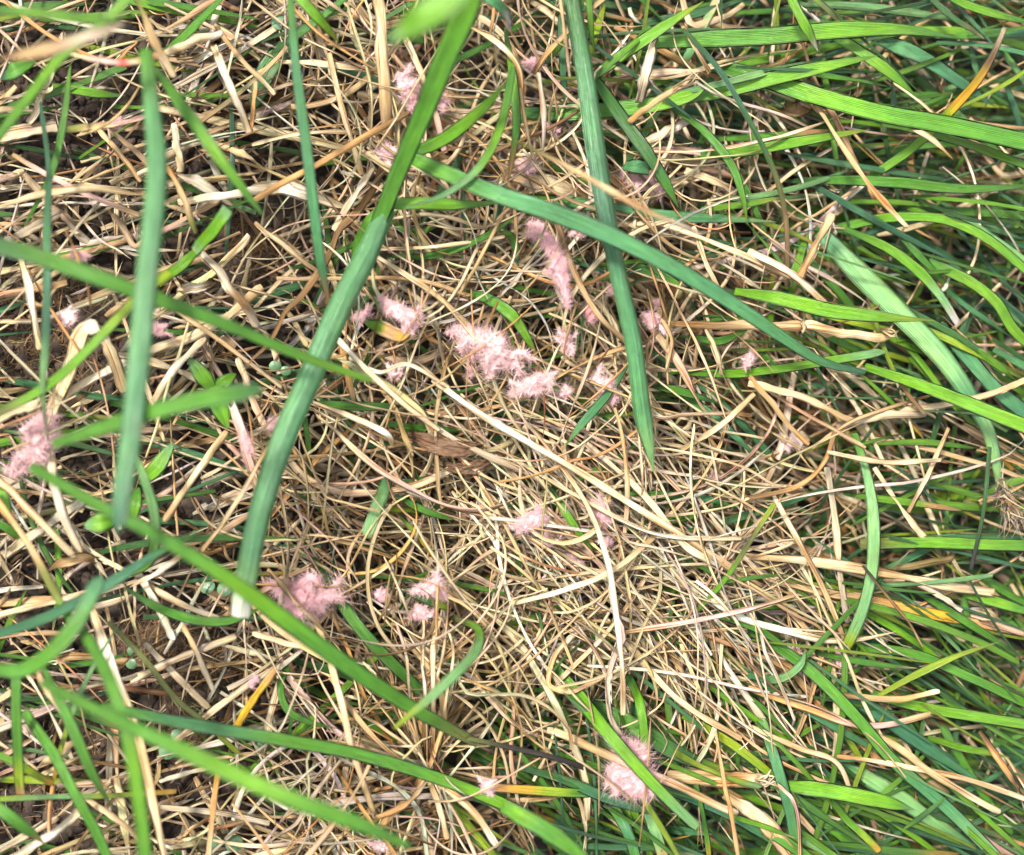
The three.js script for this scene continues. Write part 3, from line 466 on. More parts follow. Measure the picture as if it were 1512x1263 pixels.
s('cream level straw left of the dry straw bundle', 'cr cr tn', 10, '372,936,8 425,952,12 478,966,9');
s('orange-tan bent dry blade below the dry straw bundle', 'og og cr', 12, '553,1208,10 598,1188,13 634,1150,10', { prof: 'p' });
s('tan straw sweeping down into the base of the dry straw bundle', 'tn tn br', 9, '486,1000,8 535,1070,12 585,1118,10 632,1142,5');
s('cream straw fanning down from the base of the dry straw bundle', 'tn cr tn', 10, '634,1150,7 650,1200,10 660,1240,8');
s('tan straw slanting right from the base of the dry straw bundle', 'tn cr tn wh', 12, '640,1155,7 690,1190,11 735,1250,10');
for (const [x0, x1, label] of [[604, 622, 'leftmost pale straw of the upright dry bundle below centre'], [616, 630, 'second straw from the left in the upright dry bundle'], [630, 634, 'middle straw of the upright dry bundle, nearly straight'], [642, 640, 'thickest straw of the upright dry bundle'], [652, 641, 'second straw from the right in the upright dry bundle'], [664, 646, 'rightmost straw of the upright dry bundle, leaning left']])
  s(label, pick(['cr wh tn', 'tn cr br', 'cr cr br', 'pk cr tn']), x0 === 642 ? 10 : rr(4.5, 7.4), `${x0 + rr(-22, 22)},${rr(880, 925)},${rr(6, 11)} ${x0 + rr(-9, 9)},${rr(950, 980)},${rr(10, 15)} ${(x0 + x1) / 2 + rr(-9, 9)},${rr(1010, 1060)},${rr(11, 16)} ${x1 + rr(-6, 6)},${rr(1120, 1150)},3`);

// ---------------------------------------------------------------- pink woolly tufts of fungus
const feltMat = new THREE.MeshPhysicalMaterial({ name: 'pink_mycelium', vertexColors: true, roughness: 0.95, specularIntensity: 0.25, transmission: 0.25, thickness: 0, sheen: 0.12, sheenColor: new THREE.Color(1, .85, .85), sheenRoughness: 0.7, side: THREE.DoubleSide });
function hairs() { return { pos: [], col: [], idx: [] }; }
function hair(H, a, dir, bend, len, r, c0, c1, seg = 3, sides = 3) {
  const d = dir.clone().normalize(), e = V(0.31, 0.9, 0.17).cross(d).normalize(), f = d.clone().cross(e), b0 = H.pos.length / 3;
  for (let i = 0; i <= seg; i++) {
    const t = i / seg, q = a.clone().addScaledVector(d, len * t).addScaledVector(bend, len * t * t), w = r * (1 - t) ** 0.7 + r * 0.04;
    for (let k = 0; k < sides; k++) { const y = k / sides * 6.28318; H.pos.push(q.x + (e.x * Math.cos(y) + f.x * Math.sin(y)) * w, q.y + (e.y * Math.cos(y) + f.y * Math.sin(y)) * w, q.z + (e.z * Math.cos(y) + f.z * Math.sin(y)) * w); for (let c = 0; c < 3; c++) H.col.push(lerp(c0[c], c1[c], t)); }
    if (i) for (let k = 0; k < sides; k++) { const p = b0 + (i - 1) * sides + k, p2 = b0 + (i - 1) * sides + (k + 1) % sides; H.idx.push(p, p2, p + sides, p2, p2 + sides, p + sides); }
  }
}
function hairGeo(H) { const g = new THREE.BufferGeometry(); g.setAttribute('position', new THREE.Float32BufferAttribute(H.pos, 3)); g.setAttribute('color', new THREE.Float32BufferAttribute(H.col, 3)); g.setIndex(H.idx); g.computeVertexNormals(); return g; }
const PINK = [[.66, .355, .37], [.64, .375, .37], [.68, .43, .42], [.58, .29, .31]];
const tufts = [];
function tuft(label, rpx, s, o = {}) {
  const { points, ws } = trace(s); let L = 0; for (let i = 1; i < points.length; i++) L += points[i].distanceTo(points[i - 1]);
  const R = rpx * 0.98 * meanPx(points); note(points.length > 1 ? points : [points[0], points[0].clone().add(V(R * .5, 0, 0))], R * 2);
  if (points.length < 2) { const a = rr(0, 6.28); points.push(points[0].clone().add(V(Math.cos(a) * R * .7, R * .1, Math.sin(a) * R * .7))); points[0].add(V(-Math.cos(a) * R * .5, 0, -Math.sin(a) * R * .5)); ws.push(1); }
  const root = thing('pink_fungus_tuft', label, 'fungus', 'pink woolly fungus tufts', points[0].clone()), O = root.position;
  const pos = [], col = [], idx = [], surf = [], ns = rnd() * 50, base = o.col || PINK[Math.floor(rnd() * 3)];
  const lobe = (pts, wv, R, n, m, flat) => {
    const curve = new THREE.CatmullRomCurve3(pts), b0 = pos.length / 3;
    for (let i = 0; i <= n; i++) {
      const t = i / n, p = curve.getPoint(t), T = curve.getTangent(t), S = V(0, 1, 0).cross(T).normalize(), U = T.clone().cross(S), k0 = t * (wv.length - 1), ka = Math.floor(Math.min(k0, wv.length - 1.001)), wk = wv.length > 1 ? lerp(wv[ka], wv[ka + 1], k0 - ka) : wv[0], env = Math.max(0.02, Math.sin(Math.PI * clamp(t * .98 + .01, 0, 1)) ** 0.6);
      for (let k = 0; k < m; k++) {
        const a = k / m * 6.28318, dir = S.clone().multiplyScalar(Math.cos(a)).addScaledVector(U, Math.sin(a) * flat);
        const q0 = p.clone().addScaledVector(dir, R), f = 900, w1 = n3(q0.x * f * .5 + ns, q0.y * f * .5, q0.z * f * .5), w2 = n3(q0.x * f * 1.3 + ns, q0.y * f * 1.3, q0.z * f * 1.3), w3 = n3(q0.x * f * 3.5, q0.y * f * 3.5, q0.z * f * 3.5 + ns);
        const q = p.clone().addScaledVector(dir, Math.max(R * 0.05, R * wk * env * (0.68 + 0.7 * w1 + 0.45 * w2 + 0.3 * w3)));
        pos.push(q.x - O.x, q.y - O.y, q.z - O.z); surf.push([q.sub(O), dir, T, R]);
        const v = 1 + 0.2 * w2 + 0.16 * w3; for (let c = 0; c < 3; c++) col.push(base[c] * v);
      }
      if (i) for (let k = 0; k < m; k++) { const a0 = b0 + (i - 1) * m + k, a1 = b0 + (i - 1) * m + (k + 1) % m; idx.push(a0, a1, a0 + m, a1, a1 + m, a0 + m); }
    }
  };
  const spine = new THREE.CatmullRomCurve3(points.map((p) => p.clone()));
  lobe(points, ws, R * (o.solid ? .85 : .62), 34, 24, .5);
  for (let i = 0; i < (o.solid ? 5 : 4) + rpx / 5; i++) {   // ragged shreds spreading over and along the straws
    const t = rnd(), p = spine.getPoint(t), a = rnd() * 6.28, l = R * rr(.55, 1.35), d = V(Math.cos(a), 0, Math.sin(a)), e = V(-d.z, 0, d.x).multiplyScalar(gauss() * l * .25), y0 = rr(-.25, .3) * R;
    const A = p.clone().addScaledVector(d, -R * .1).add(V(0, y0, 0)), B = p.clone().addScaledVector(d, l * .5).add(e).add(V(0, y0 + R * rr(-.1, .25), 0)), C = p.clone().addScaledVector(d, l).add(V(0, y0 - R * rr(.0, .5), 0));
    lobe([A, B, C], [1.1, .8, .35], R * rr(.16, .36), 14, 12, .55);
  }
  const felt = new THREE.BufferGeometry(); felt.setAttribute('position', new THREE.Float32BufferAttribute(pos, 3)); felt.setAttribute('color', new THREE.Float32BufferAttribute(col, 3)); felt.setIndex(idx); felt.computeVertexNormals();
  part('felt', felt, feltMat, root);
  const area = (1.2 + L / R * 0.5) * (o.solid ? 1.7 : 1) * Math.min(1.6, rpx / 18), H = hairs(), Hf = hairs(), white = [.76, .53, .53];
  for (let i = 0; i < 110 * area * (o.spiky || 1); i++) {   // stiff antler-like points
    const [q, d, T, r] = pick(surf), dir = V(d.x, d.y * .5 + .15, d.z).addScaledVector(T, gauss() * .5).add(V(gauss() * .3, gauss() * .3, gauss() * .3));
    hair(H, q.clone().addScaledVector(d, -r * .2), dir, V(gauss() * .3, gauss() * .2, gauss() * .3), R * rr(.1, .34) * (rnd() < .1 ? 1.8 : 1), Math.min(.00016, R * .07) * rr(.35, 1.2), base, white, 3, 4);
  }
  for (let i = 0; i < 1900 * area; i++) {                  // cottony threads
    const [q, d, T] = pick(surf), dir = d.clone().multiplyScalar(rr(.1, .9)).addScaledVector(T, gauss() * .8).add(V(gauss() * .5, gauss() * .4, gauss() * .5));
    hair(Hf, q.clone().addScaledVector(d, -R * .04), dir, V(gauss() * .6, gauss() * .4, gauss() * .6), R * rr(.08, .36) * (rnd() < .12 ? 1.9 : 1), .00003 * rr(.7, 1.6), base, white, 3, 3);
  }
  tufts.push([points, rpx, R]);
  part('antlers', hairGeo(H), feltMat, root); part('threads', hairGeo(Hf), feltMat, root);
  return root;
}
tuft('longest pink woolly tuft, hanging down a brown straw near the centre', 22, '783,332,12,.6 806,352,15,1 822,385,17,.85 832,415,17,1 838,452,15,.9');
tuft('frilled pink tuft in the middle of the tangle, left of the hooked blade tip', 34, '706,498,12,.8 730,512,16,1.1 745,540,13,.6', { spiky: 1.6 });
tuft('dull pink tuft merging into the straw left of the frilled one', 20, '672,484,9,.7 690,500,10,.8 696,542,10,1');
tuft('pink tuft sitting on a short green and yellow leaf, left of the frilled one', 21, '566,452,10,.6 592,462,15,1.1 618,470,13,.7', { spiky: 1.5 });
tuft('small pink tuft close to the long blue-green leaf, beside the leaf-borne tuft', 13, '522,470,8 540,464,9');
tuft('tiny pink tuft below the green and yellow leaf', 12, '578,545,8 592,552,9');
tuft('small round pink tuft under the longest pink tuft', 15, '833,495,13,1 836,520,12,.8');
tuft('stretched pink tuft lying level below the small round tuft', 20, '755,580,10,.8 785,570,12,1 818,552,11,.8');
tuft('little pink tuft below the stretched level tuft', 13, '822,585,7 842,578,7');
tuft('pink tuft split by the narrow slanting blade right of the stretched tuft', 17, '880,555,8,.9 895,572,9,1 908,588,8,.8');
tuft('pink tuft hidden under the broad slanting blade, top of the longest tuft', 13, '850,340,10 862,346,10');
tuft('reddish pink threads left of the upright blade, beside the longest tuft', 13, '866,452,8 880,470,8', { col: [.66, .28, .27] });
tuft('small pale pink tuft just left of the upright blade, middle', 10, '900,425,7 908,432,7');
tuft('pale pink tuft just right of the upright blade, middle', 17, '955,470,8,.9 975,482,9,1', { spiky: 1.3 });
tuft('small pink tuft above the pale one right of the upright blade', 9, '972,448,7');
tuft('large bright pink tuft at the left edge under a withered leaf tip', 27, '72,618,12,1 58,640,13,1.1 46,668,11,.8 38,692,8,.4', { solid: 1 });
tuft('white-pink tuft at the end of a straw over the bare soil', 13, '90,464,9,.7 110,474,10,1.1', { col: [.80, .62, .60] });
tuft('small pink knob on the straw above the blurred slanting blade, left', 12, '106,374,20 122,380,20');
tuft('pink smear beside the widest left blade, over the straws', 12, '228,480,10 238,494,10');
tuft('pink tuft wrapped round the hanging pink-white straw', 14, '360,642,14,.7 366,664,14,.9');
tuft('small pink tuft touching the long blue-green leaf at left, lower half', 13, '398,632,11 410,620,12');
tuft('large rounded pink tuft right of the long leaf, lower left of centre', 34, '424,868,10,.8 445,884,13,1.1 470,888,11,.8', { solid: 1, col: [.65, .345, .36] });
tuft('small pink tuft left of the dark leaf, below centre', 13, '556,878,9 572,880,9');
tuft('pink tuft fringing the short dark leaf, below centre', 20, '612,872,9,.8 640,868,11,1 658,884,9,.7', { spiky: 1.6 });
tuft('pink patch at the top of the upright dry bundle', 16, '610,905,9,.8 632,908,10,.9');
tuft('pink tuft on a white straw in the lower tangle', 19, '752,772,11,.8 785,772,13,1 808,766,11,.6');
tuft('pink tuft right of the saw-edged blade, upper of two', 19, '868,745,12,.8 888,758,13,1 900,772,12,.8');
tuft('small pink tuft right of the saw-edged blade, lower of two', 11, '888,800,11 902,802,11');
tuft('faint pink tuft under the white straw, left of the saw-edged blade', 14, '800,792,8 818,800,8');
tuft('faint pink patch low in the tangle below the saw-edged blade', 12, '838,820,6 850,828,6');
tuft('lowest large pink tuft, bottom right of centre, under a vivid blade', 35, '912,1112,10,.7 932,1138,13,1.1 950,1172,12,1', { solid: 1, spiky: 1.4 });
tuft('round pink tuft capping the short yellow-ended blade', 14, '714,1160,12 728,1164,12');
tuft('torn pink tuft behind the tall shoot at the top, left part', 19, '588,112,11,.7 602,132,14,1 612,154,12,.7');
tuft('pink tuft emerging right of the tall shoot at the top', 17, '640,140,12,.9 658,150,12,.8');
tuft('greyish pink tuft at the foot of the striped upright straw', 16, '566,215,11,1 574,232,12,.9');
tuft('pink tuft by the broad split tan sheath', 19, '772,246,7,.8 792,246,8,1');
tuft('flat pink tuft right of the upright blade, upper half', 18, '916,266,5,.8 944,268,7,1 972,280,5,.7');
tuft('pink tuft in shade at the top, left of the upright blade', 13, '776,94,5 794,98,5');
tuft('small pink tuft in shade below the flat vivid blade', 10, '808,188,4 820,194,4');
tuft('pink tuft on the level straw behind the widest left blade', 9, '165,184,13 185,181,13');
tuft('small pink tuft on a pale upright straw, right of the striped stem', 12, '1104,536,9,.8 1112,522,10,.8');
tuft('pinkish white scrap of fungus above the grey-cream straw', 13, '1158,658,2 1176,652,2', { col: [.76, .62, .55] });
tuft('pink tuft at the base of the bowed upright blade', 14, '1240,968,6 1250,982,6');
tuft('pink tuft under the pale blue curl of grass', 13, '1160,958,4 1176,968,4');
tuft('small pinkish tuft on a pale straw right of the upright blade tip', 9, '1052,698,3 1062,712,3');
tuft('small pink tuft by the yellow dry blade, lower left', 9, '368,1010,7 380,1004,7');
tuft('faint pink tuft at the bottom edge, left of centre', 11, '552,1248,5 566,1252,5');
g('short green leaf with yellow torn end carrying a pink tuft', 'mg vg og yl wh', 28, '538,476,8,.7 562,484,10,1 590,494,11,1 612,482,10,.8', { prof: 'b', curl: .8 });

// ---------------------------------------------------------------- broad-leaved seedlings, the dead brown leaf, white scraps
function leafOn(parent, name, s, col, w, o = {}) { const geo = leafGeo(col, w, s, { prof: 'e', keel: .15, n: 16, wob: .2, ...o }); geo.translate(-parent.position.x, -parent.position.y, -parent.position.z); return part(name, geo, leafMat, parent); }
{
  const o = thing('weed_seedling', 'small weed with four soft lobed leaves under the blurred blunt blade', 'weed', null, at(310, 570, -2));
  leafOn(o, 'leaf', '318,580,6 300,556,8 278,528,8', 'mg vg pg', 26); leafOn(o, 'leaf', '316,565,6 322,590,9 336,632,8', 'vg mg vg', 34);
  leafOn(o, 'leaf', '312,575,6 330,565,8 348,552,7', 'mg vg', 20); leafOn(o, 'leaf', '310,580,5 285,592,7 262,610,6', 'mg vg', 18); leafOn(o, 'stalk', '310,585,-6 312,576,4', 'pg pg', 5, { prof: 'r' });
}
{
  const o = thing('weed_seedling', 'small weed with pointed leaves beside the tip of the widest left blade', 'weed', null, at(215, 720, -2));
  leafOn(o, 'leaf', '205,715,7 230,692,10 256,655,9', 'mg vg pg', 24); leafOn(o, 'leaf', '175,765,6 150,772,9 124,777,8', 'mg vg pg', 30); leafOn(o, 'leaf', '205,720,6 198,745,8 196,770,7', 'mg vg', 22); leafOn(o, 'stalk', '200,745,-4 205,722,5', 'pg pg', 6, { prof: 'r' });
}
function roundSeedling(label, spots, h = 2) {
  const cx = spots.reduce((a, q) => a + q[0], 0) / spots.length, cy = spots.reduce((a, q) => a + q[1], 0) / spots.length, o = thing('seedling', label, 'seedling', 'round-leaved seedlings', at(cx, cy, h - 6));
  for (const [x, y, r] of spots) {
    const c = at(x, y, h), R = r * pxSize(c), gg = new THREE.SphereGeometry(1, 22, 14); const p = gg.attributes.position, col = [];
    for (let i = 0; i < p.count; i++) { const X = p.getX(i), Y = p.getY(i), Z = p.getZ(i), rad = Math.hypot(X, Z), a = Math.atan2(Z, X), e = 1 + .05 * n3(Math.cos(a) * 2 + x, Math.sin(a) * 2, y); p.setXYZ(i, X * R * e, (Y * .11 - rad * rad * .16 + .05 * n3(X * 3 + x, Z * 3, 1)) * R, Z * R * .92 * e); const v = 1 + .2 * n3(X * 3, Z * 3, x); col.push(.13 * v, .27 * v, .12 * v); }
    for (let i = 0; i < p.count; i++) gg.attributes.uv.setXY(i, .21 + p.getX(i) / R * .02, p.getZ(i) / R * .004 + x); gg.setAttribute('color', new THREE.Float32BufferAttribute(col, 3)); gg.computeVertexNormals(); gg.rotateX(rr(-.25, .25)); gg.rotateZ(rr(-.25, .25)); gg.translate(c.x - o.position.x, c.y - o.position.y, c.z - o.position.z); part('leaf', gg, leafMat, o); note([c, c.clone().add(V(1e-4, 0, 0))], R * 2);
  }
  const [a, b] = [spots[0], spots[spots.length - 1]]; leafOn(o, 'stalk', `${a[0]},${a[1]},${h - 1} ${cx},${cy + 2},${h - 3} ${b[0]},${b[1]},${h - 1}`, 'pg pg', 4, { prof: 'r' });
}
roundSeedling('pair of round blue-green seed leaves left of the white tip of the tall shoot', [[305, 866, 12], [331, 870, 12]], 3);
roundSeedling('pair of round seed leaves stacked upright on the soil at lower left', [[196, 962, 9], [193, 981, 9]], 2);
roundSeedling('single round leaf under the long arching blade, lower left', [[247, 1110, 13], [262, 1086, 10]], 2);
roundSeedling('pair of round seed leaves near the bottom edge, left', [[318, 1246, 11], [346, 1246, 13]], 3);
roundSeedling('tiny round seedling in shade left of the tall shoot, middle', [[406, 541, 9], [422, 548, 8]], 2);
roundSeedling('round leaf at the end of the arching blade, lower left of centre', [[388, 1103, 10], [376, 1092, 8]], 0);
roundSeedling('small round clover leaf at the top, left of centre', [[412, 32, 13], [424, 44, 8]], 3);
{
  const o = thing('clover_leaf', 'blue-green blunt clover leaf on a thin stalk above the flat pink tuft', 'clover', null, at(940, 246, 2));
  leafOn(o, 'leaflet', '922,246,9 938,247,11 958,250,10', 'bg bg bg', 24, { prof: 'o', keel: .3 }); leafOn(o, 'stalk', '944,258,9 956,270,8 972,290,3', 'br ol', 5, { prof: 'r' });
}
g('rounded dark green leaf at the upper left corner', 'bd mg mg', 26, '2,116,8 22,104,12 52,90,9', { prof: 'e', keel: .2 });
g('bright rounded leaf at the left edge below the pink tuft', 'vg vg mg', 28, '-18,722,8 0,735,12 14,758,9', { prof: 'e', keel: .2 });
{ // the crumpled brown dead leaf at the centre: a curled sheet with raised veins
  const root = thing('dead_leaf', 'wrinkled brown dead leaf half buried in straw at the centre', 'dead leaf', null, at(672, 668, 2));
  const sheet = (s, w, curl, seedling, cs) => {
    const { points } = trace(s), curve = new THREE.CatmullRomCurve3(points), n = 60, m = 26, pos = [], col = [], idx = [], W = w * meanPx(points) / 2; note(points, W * 2);
    for (const under of [0, 1]) for (let i = 0; i <= n; i++) {
      const t = i / n, p = curve.getPoint(t), T = curve.getTangent(t), S = T.clone().cross(V(0, 1, 0)).normalize(), U = S.clone().cross(T), env = Math.max(.06, Math.sin(Math.PI * (t * .94 + .04)) ** .6);
      for (let j = 0; j <= m; j++) {
        const a = j / m * 2 - 1, vein = Math.abs(Math.sin((a * 11 + .6 * n3(t * 4, a * 2, seedling)) * 3.14159)) ** 0.6, hgt = W * (curl * a * a + .55 * n3(t * 4, a * 1.6, seedling) + .28 * n3(t * 11, a * 4, seedling)) + vein * .00022 - under * .0002;
        const e = 1 + .45 * n3(t * 6, a > 0 ? 3 : 7, seedling) + .2 * n3(t * 23, a > 0 ? 3 : 7, seedling), q = p.clone().addScaledVector(S, a * W * env * e).addScaledVector(U, hgt);
        pos.push(q.x - root.position.x, q.y - root.position.y, q.z - root.position.z);
        const v = .7 + .35 * vein * (.6 + .6 * n3(a * 14, t * 1.5, 2)) + .55 * n3(t * 7, a * 4, seedling + 3) + .3 * n3(t * 40, a * 30, 4); for (let c = 0; c < 3; c++) col.push(cs[c] * v);
      }
    }
    const K = (n + 1) * (m + 1); for (const u of [0, K]) for (let i = 0; i < n; i++) for (let j = 0; j < m; j++) { const a = u + i * (m + 1) + j; idx.push(a, a + 1, a + m + 1, a + 1, a + m + 2, a + m + 1); }
    const gg = new THREE.BufferGeometry(); gg.setAttribute('position', new THREE.Float32BufferAttribute(pos, 3)); gg.setAttribute('color', new THREE.Float32BufferAttribute(col, 3)); gg.setIndex(idx); gg.computeVertexNormals(); return gg;
  };
  const mat = new THREE.MeshStandardMaterial({ name: 'dead_leaf_brown', vertexColors: true, roughness: .7, side: THREE.DoubleSide });
  part('leaf_lobe', sheet('604,642,4 640,656,9 680,664,10 712,660,7', 26, .5, 3, [.10, .05, .022]), mat, root); part('leaf_lobe', sheet('648,684,5 680,692,8 710,688,8 734,674,5', 22, -.4, 9, [.08, .04, .017]), mat, root);
  part('leaf_stalk', strawGeo('br br', 6, '556,628,5 580,636,7 604,644,6'), strawMat, root).geometry.translate(-root.position.x, -root.position.y, -root.position.z);
}
s('crumpled light brown dead leaf scrap in the upper right grass', 'tn br tn', 30, '1158,160,2 1178,164,6 1194,156,4 1214,168,6', { prof: 'r', curl: .35, twist: .9 });
s('white torn scrap of leaf below the broad slanting blade tip', 'wt wh', 15, '1250,548,10 1264,547,11 1280,545,10', { prof: 'e', curl: .4 });
s('pale pointed dead leaf curled up near the right edge, lower half', 'wt cr tn', 24, '1432,900,2 1455,908,6 1478,918,3', { prof: 'e', curl: .7 });
s('whitish scrap of dry leaf in the right hollow above the grey-cream straw', 'wt cr', 26, '1160,655,-4 1175,648,-2 1196,650,-4', { prof: 'e', curl: .7 });
{ // frayed dark root tuft at the right edge
  const o = thing('root_tuft', 'frayed brown root tuft at the foot of the broad pale leaf, right edge', 'roots', null, at(1485, 745, 4)), H = hairs();
  for (let i = 0; i < 170; i++) { const t = rnd(), a = at(1476 + t * 22 + gauss() * 5, 705 + t * 65 + gauss() * 5, 8 + gauss() * 2).sub(o.position), c = pick([COL.br, COL.dk, [.25, .19, .13], [.2, .16, .12]]); hair(H, a, V(.4 + gauss() * .6, gauss() * .4, 1 + gauss() * .6), V(gauss() * .5, gauss() * .4, gauss() * .5), rr(.002, .006), rr(.00006, .00022), c, c, 4, 4); }
  part('rootlets', hairGeo(H), new THREE.MeshStandardMaterial({ name: 'rootlet', vertexColors: true, roughness: .85 }), o); note([at(1476, 705, 8), at(1500, 775, 8)], .004);
}

// ---------------------------------------------------------------- soil
const soilY = (x, z) => (lerp(-10, -31, smoothstep(x, -0.065, -0.01)) + lerp(0, -5, smoothstep(x, 0.03, 0.1)) + 3.2 * n3(x * 40, 1, z * 40) + 2.2 * n3(x * 130, 5, z * 130) + 1.3 * n3(x * 420, 9, z * 420)) / 1000;
{
  const N = 260, pos = [], col = [], idx = [], sp = (u) => Math.sign(u) * (Math.abs(u) * 0.2 + Math.max(0, Math.abs(u) - 0.8) ** 2 * 30);
  for (let j = 0; j <= N; j++) for (let i = 0; i <= N; i++) {
    const x = sp(i / N * 2 - 1), z = sp(j / N * 2 - 1); pos.push(x, soilY(x, z), z);
    const k = .75 + .5 * n3(x * 90, 3, z * 90) + .5 * n3(x * 500, 7, z * 500), m = smoothstep(n3(x * 60 + 9, 3, z * 60), .1, .5); col.push(lerp(.026, .028, m) * k, lerp(.0165, .023, m) * k, lerp(.0105, .007, m) * k);
    if (i < N && j < N) { const a = j * (N + 1) + i; idx.push(a, a + N + 1, a + 1, a + 1, a + N + 1, a + N + 2); }
  }
  const gg = new THREE.BufferGeometry(); gg.setAttribute('position', new THREE.Float32BufferAttribute(pos, 3)); gg.setAttribute('color', new THREE.Float32BufferAttribute(col, 3)); gg.setIndex(idx); gg.computeVertexNormals();
  const soilMat = new THREE.MeshStandardMaterial({ name: 'soil', vertexColors: true, roughness: .95 }), ground = part('ground', gg, soilMat, scene); ground.userData.kind = 'structure'; ground.userData.label = 'dark crumbly soil under the lawn';
  const lump = new THREE.IcosahedronGeometry(1, 1), q = lump.attributes.position; for (let i = 0; i < q.count; i++) { const f = 1 + .45 * n3(q.getX(i) * 1.4, q.getY(i) * 1.4, q.getZ(i) * 1.4); q.setXYZ(i, q.getX(i) * f, q.getY(i) * f, q.getZ(i) * f); } lump.computeVertexNormals();
  const M = 16000, crumbs = new THREE.InstancedMesh(lump, new THREE.MeshStandardMaterial({ name: 'soil_crumb', roughness: .95 }), M), mt = new THREE.Matrix4(), e = new THREE.Euler(), qq = new THREE.Quaternion(), c = new THREE.Color();
  for (let i = 0; i < M; i++) { const x = rr(-.135, rnd() < .7 ? -.02 : .13), z = rr(-.11, .11), r = .0003 + .0014 * rnd() ** 2.5; mt.compose(V(x, soilY(x, z) + r * .3, z), qq.setFromEuler(e.set(rnd() * 6, rnd() * 6, rnd() * 6)), V(r * rr(.7, 1.3), r * rr(.6, 1), r * rr(.7, 1.3))); crumbs.setMatrixAt(i, mt); const k = rr(.5, 1.7); crumbs.setColorAt(i, c.setRGB(.034 * k, .0215 * k, .014 * k)); }
  crumbs.name = 'soil_crumbs'; crumbs.castShadow = crumbs.receiveShadow = true; tag(crumbs, 'loose crumbs of dark soil scattered over the ground', 'soil'); crumbs.userData.kind = 'stuff'; scene.add(crumbs);
  const H = hairs();   // brown moss and hair roots over the bare soil at left
  for (let i = 0; i < 4200; i++) { const [px, py] = pick([[70, 520, 90, 70], [60, 450, 70, 50], [370, 360, 50, 40], [230, 950, 40, 30], [340, 960, 60, 50], [250, 1090, 80, 60], [100, 1150, 90, 60]]).reduce((a, v, k, all) => k ? a : [all[0] + gauss() * all[2] * .6, all[1] + gauss() * all[3] * .6], 0); const p = at(px, py, -8), c = pick([COL.br, [.13, .075, .03], [.09, .055, .03], [.28, .17, .08]]); p.y = soilY(p.x, p.z) + rr(0, .0018); const a = rnd() * 6.28; hair(H, p, V(Math.cos(a), rr(-.1, .5), Math.sin(a)), V(gauss() * .5, -.3, gauss() * .5), rr(.0015, .006), rr(.00004, .00011), c, c, 4, 3); }
  const moss = part('dead_moss', hairGeo(H), new THREE.MeshStandardMaterial({ name: 'dead_moss', vertexColors: true, roughness: .9 }), scene); moss.userData.kind = 'stuff'; tag(moss, 'brown thready dead moss on the bare soil at left', 'moss');
}

// ---------------------------------------------------------------- the loose tangle: strands grown in the photograph's densities and directions
const loose = [];
function grow(kind, px, py, heading, lenPx, wpx, cols, h0, arch, slope, curlv, wander, o = {}) {
  const K = kind === 'leaf' ? 5 : Math.max(5, Math.min(13, Math.round(lenPx / 28))), pts = []; let a = heading, c = curlv, x = px, y = py, drift = 0;
  const step = lenPx / K; x -= Math.cos(a) * lenPx / 2; y -= Math.sin(a) * lenPx / 2;
  for (let i = 0; i <= K; i++) {
    const t = i / K; drift = drift * .6 + gauss() * .9; const h = h0 + arch * Math.sin(Math.PI * (kind === 'leaf' ? .15 + .75 * t : t)) + slope * (t - .5) + drift * (kind === 'leaf' ? .3 : .55), q = at(x, y, h), floor = soilY(q.x, q.z) + .0003; if (q.y < floor) q.y = floor;
    pts.push(q); c = c * .93 + gauss() * wander; a += c; if (o.kink && rnd() < .13) a += gauss() * .7; x += Math.cos(a) * step; y += Math.sin(a) * step;
  }
  if (kind === 'thread' && wpx > 4.6) kind = 'straw';
  const w = wpx * meanPx(pts);
  loose.push({ kind, pts, w, wpx, lenPx, cols, curly: Math.abs(curlv) + wander * 2, heading, o: { cols, kind, n: kind === 'leaf' ? 12 : Math.round(K * 2), w, tone: rr(.72, 1.16), ns: rnd() * 100, roll: rr(-.7, .7), wob: kind === 'leaf' ? .5 : 1.6, prof: kind === 'leaf' ? pick(['p', 'p', 'p', 'b', 'r']) : pick(['r', 'r', 'p', 'p', 'b']), curl: kind === 'straw' ? rr(-.9, .9) : 0, keel: rr(-.4, .45), ...o } });
}
const STRAW = ['tn', 'tn', 'cr', 'cr', 'cr', 'cr', 'wh', 'og', 'gy', 'br'], LEFT = ['cr', 'cr', 'gy', 'gy', 'tn', 'wh', 'tn', 'br'];
const mixCols = (list) => { const a = COL[pick(list)], b = COL[pick(list)], f = rnd(), c = rnd() < .5 ? a : a.map((x, k) => lerp(x, b[k], f)); return [c, c.map((x) => x * rr(.8, 1.1)), rnd() < .3 ? b : c]; };
const deep = (px) => lerp(-9, -30, smoothstep(px, 330, 700)) + lerp(0, -5, smoothstep(px, 950, 1450));
function greenShare(x, y) { return clamp(smoothstep(x, 980, 1330) * .8 + smoothstep(y, 985, 1160) * smoothstep(x, 640, 820) * .9 + smoothstep(-y, -230, -60) * smoothstep(x, 760, 900) * .9 - .25 * smoothstep(x, 1000, 1200) * smoothstep(-Math.abs(y - 700), -180, -60), 0, 1); }
function flow(x, y) {   // which way the grass lies at the right (radians in the photograph, clockwise from level)
  const a = y < 330 ? .05 : y < 620 ? .45 : y < 860 ? .12 : .5; return a * smoothstep(x, 700, 1050) + (x < 1000 && y > 950 ? .35 * smoothstep(y, 950, 1150) : 0);
}
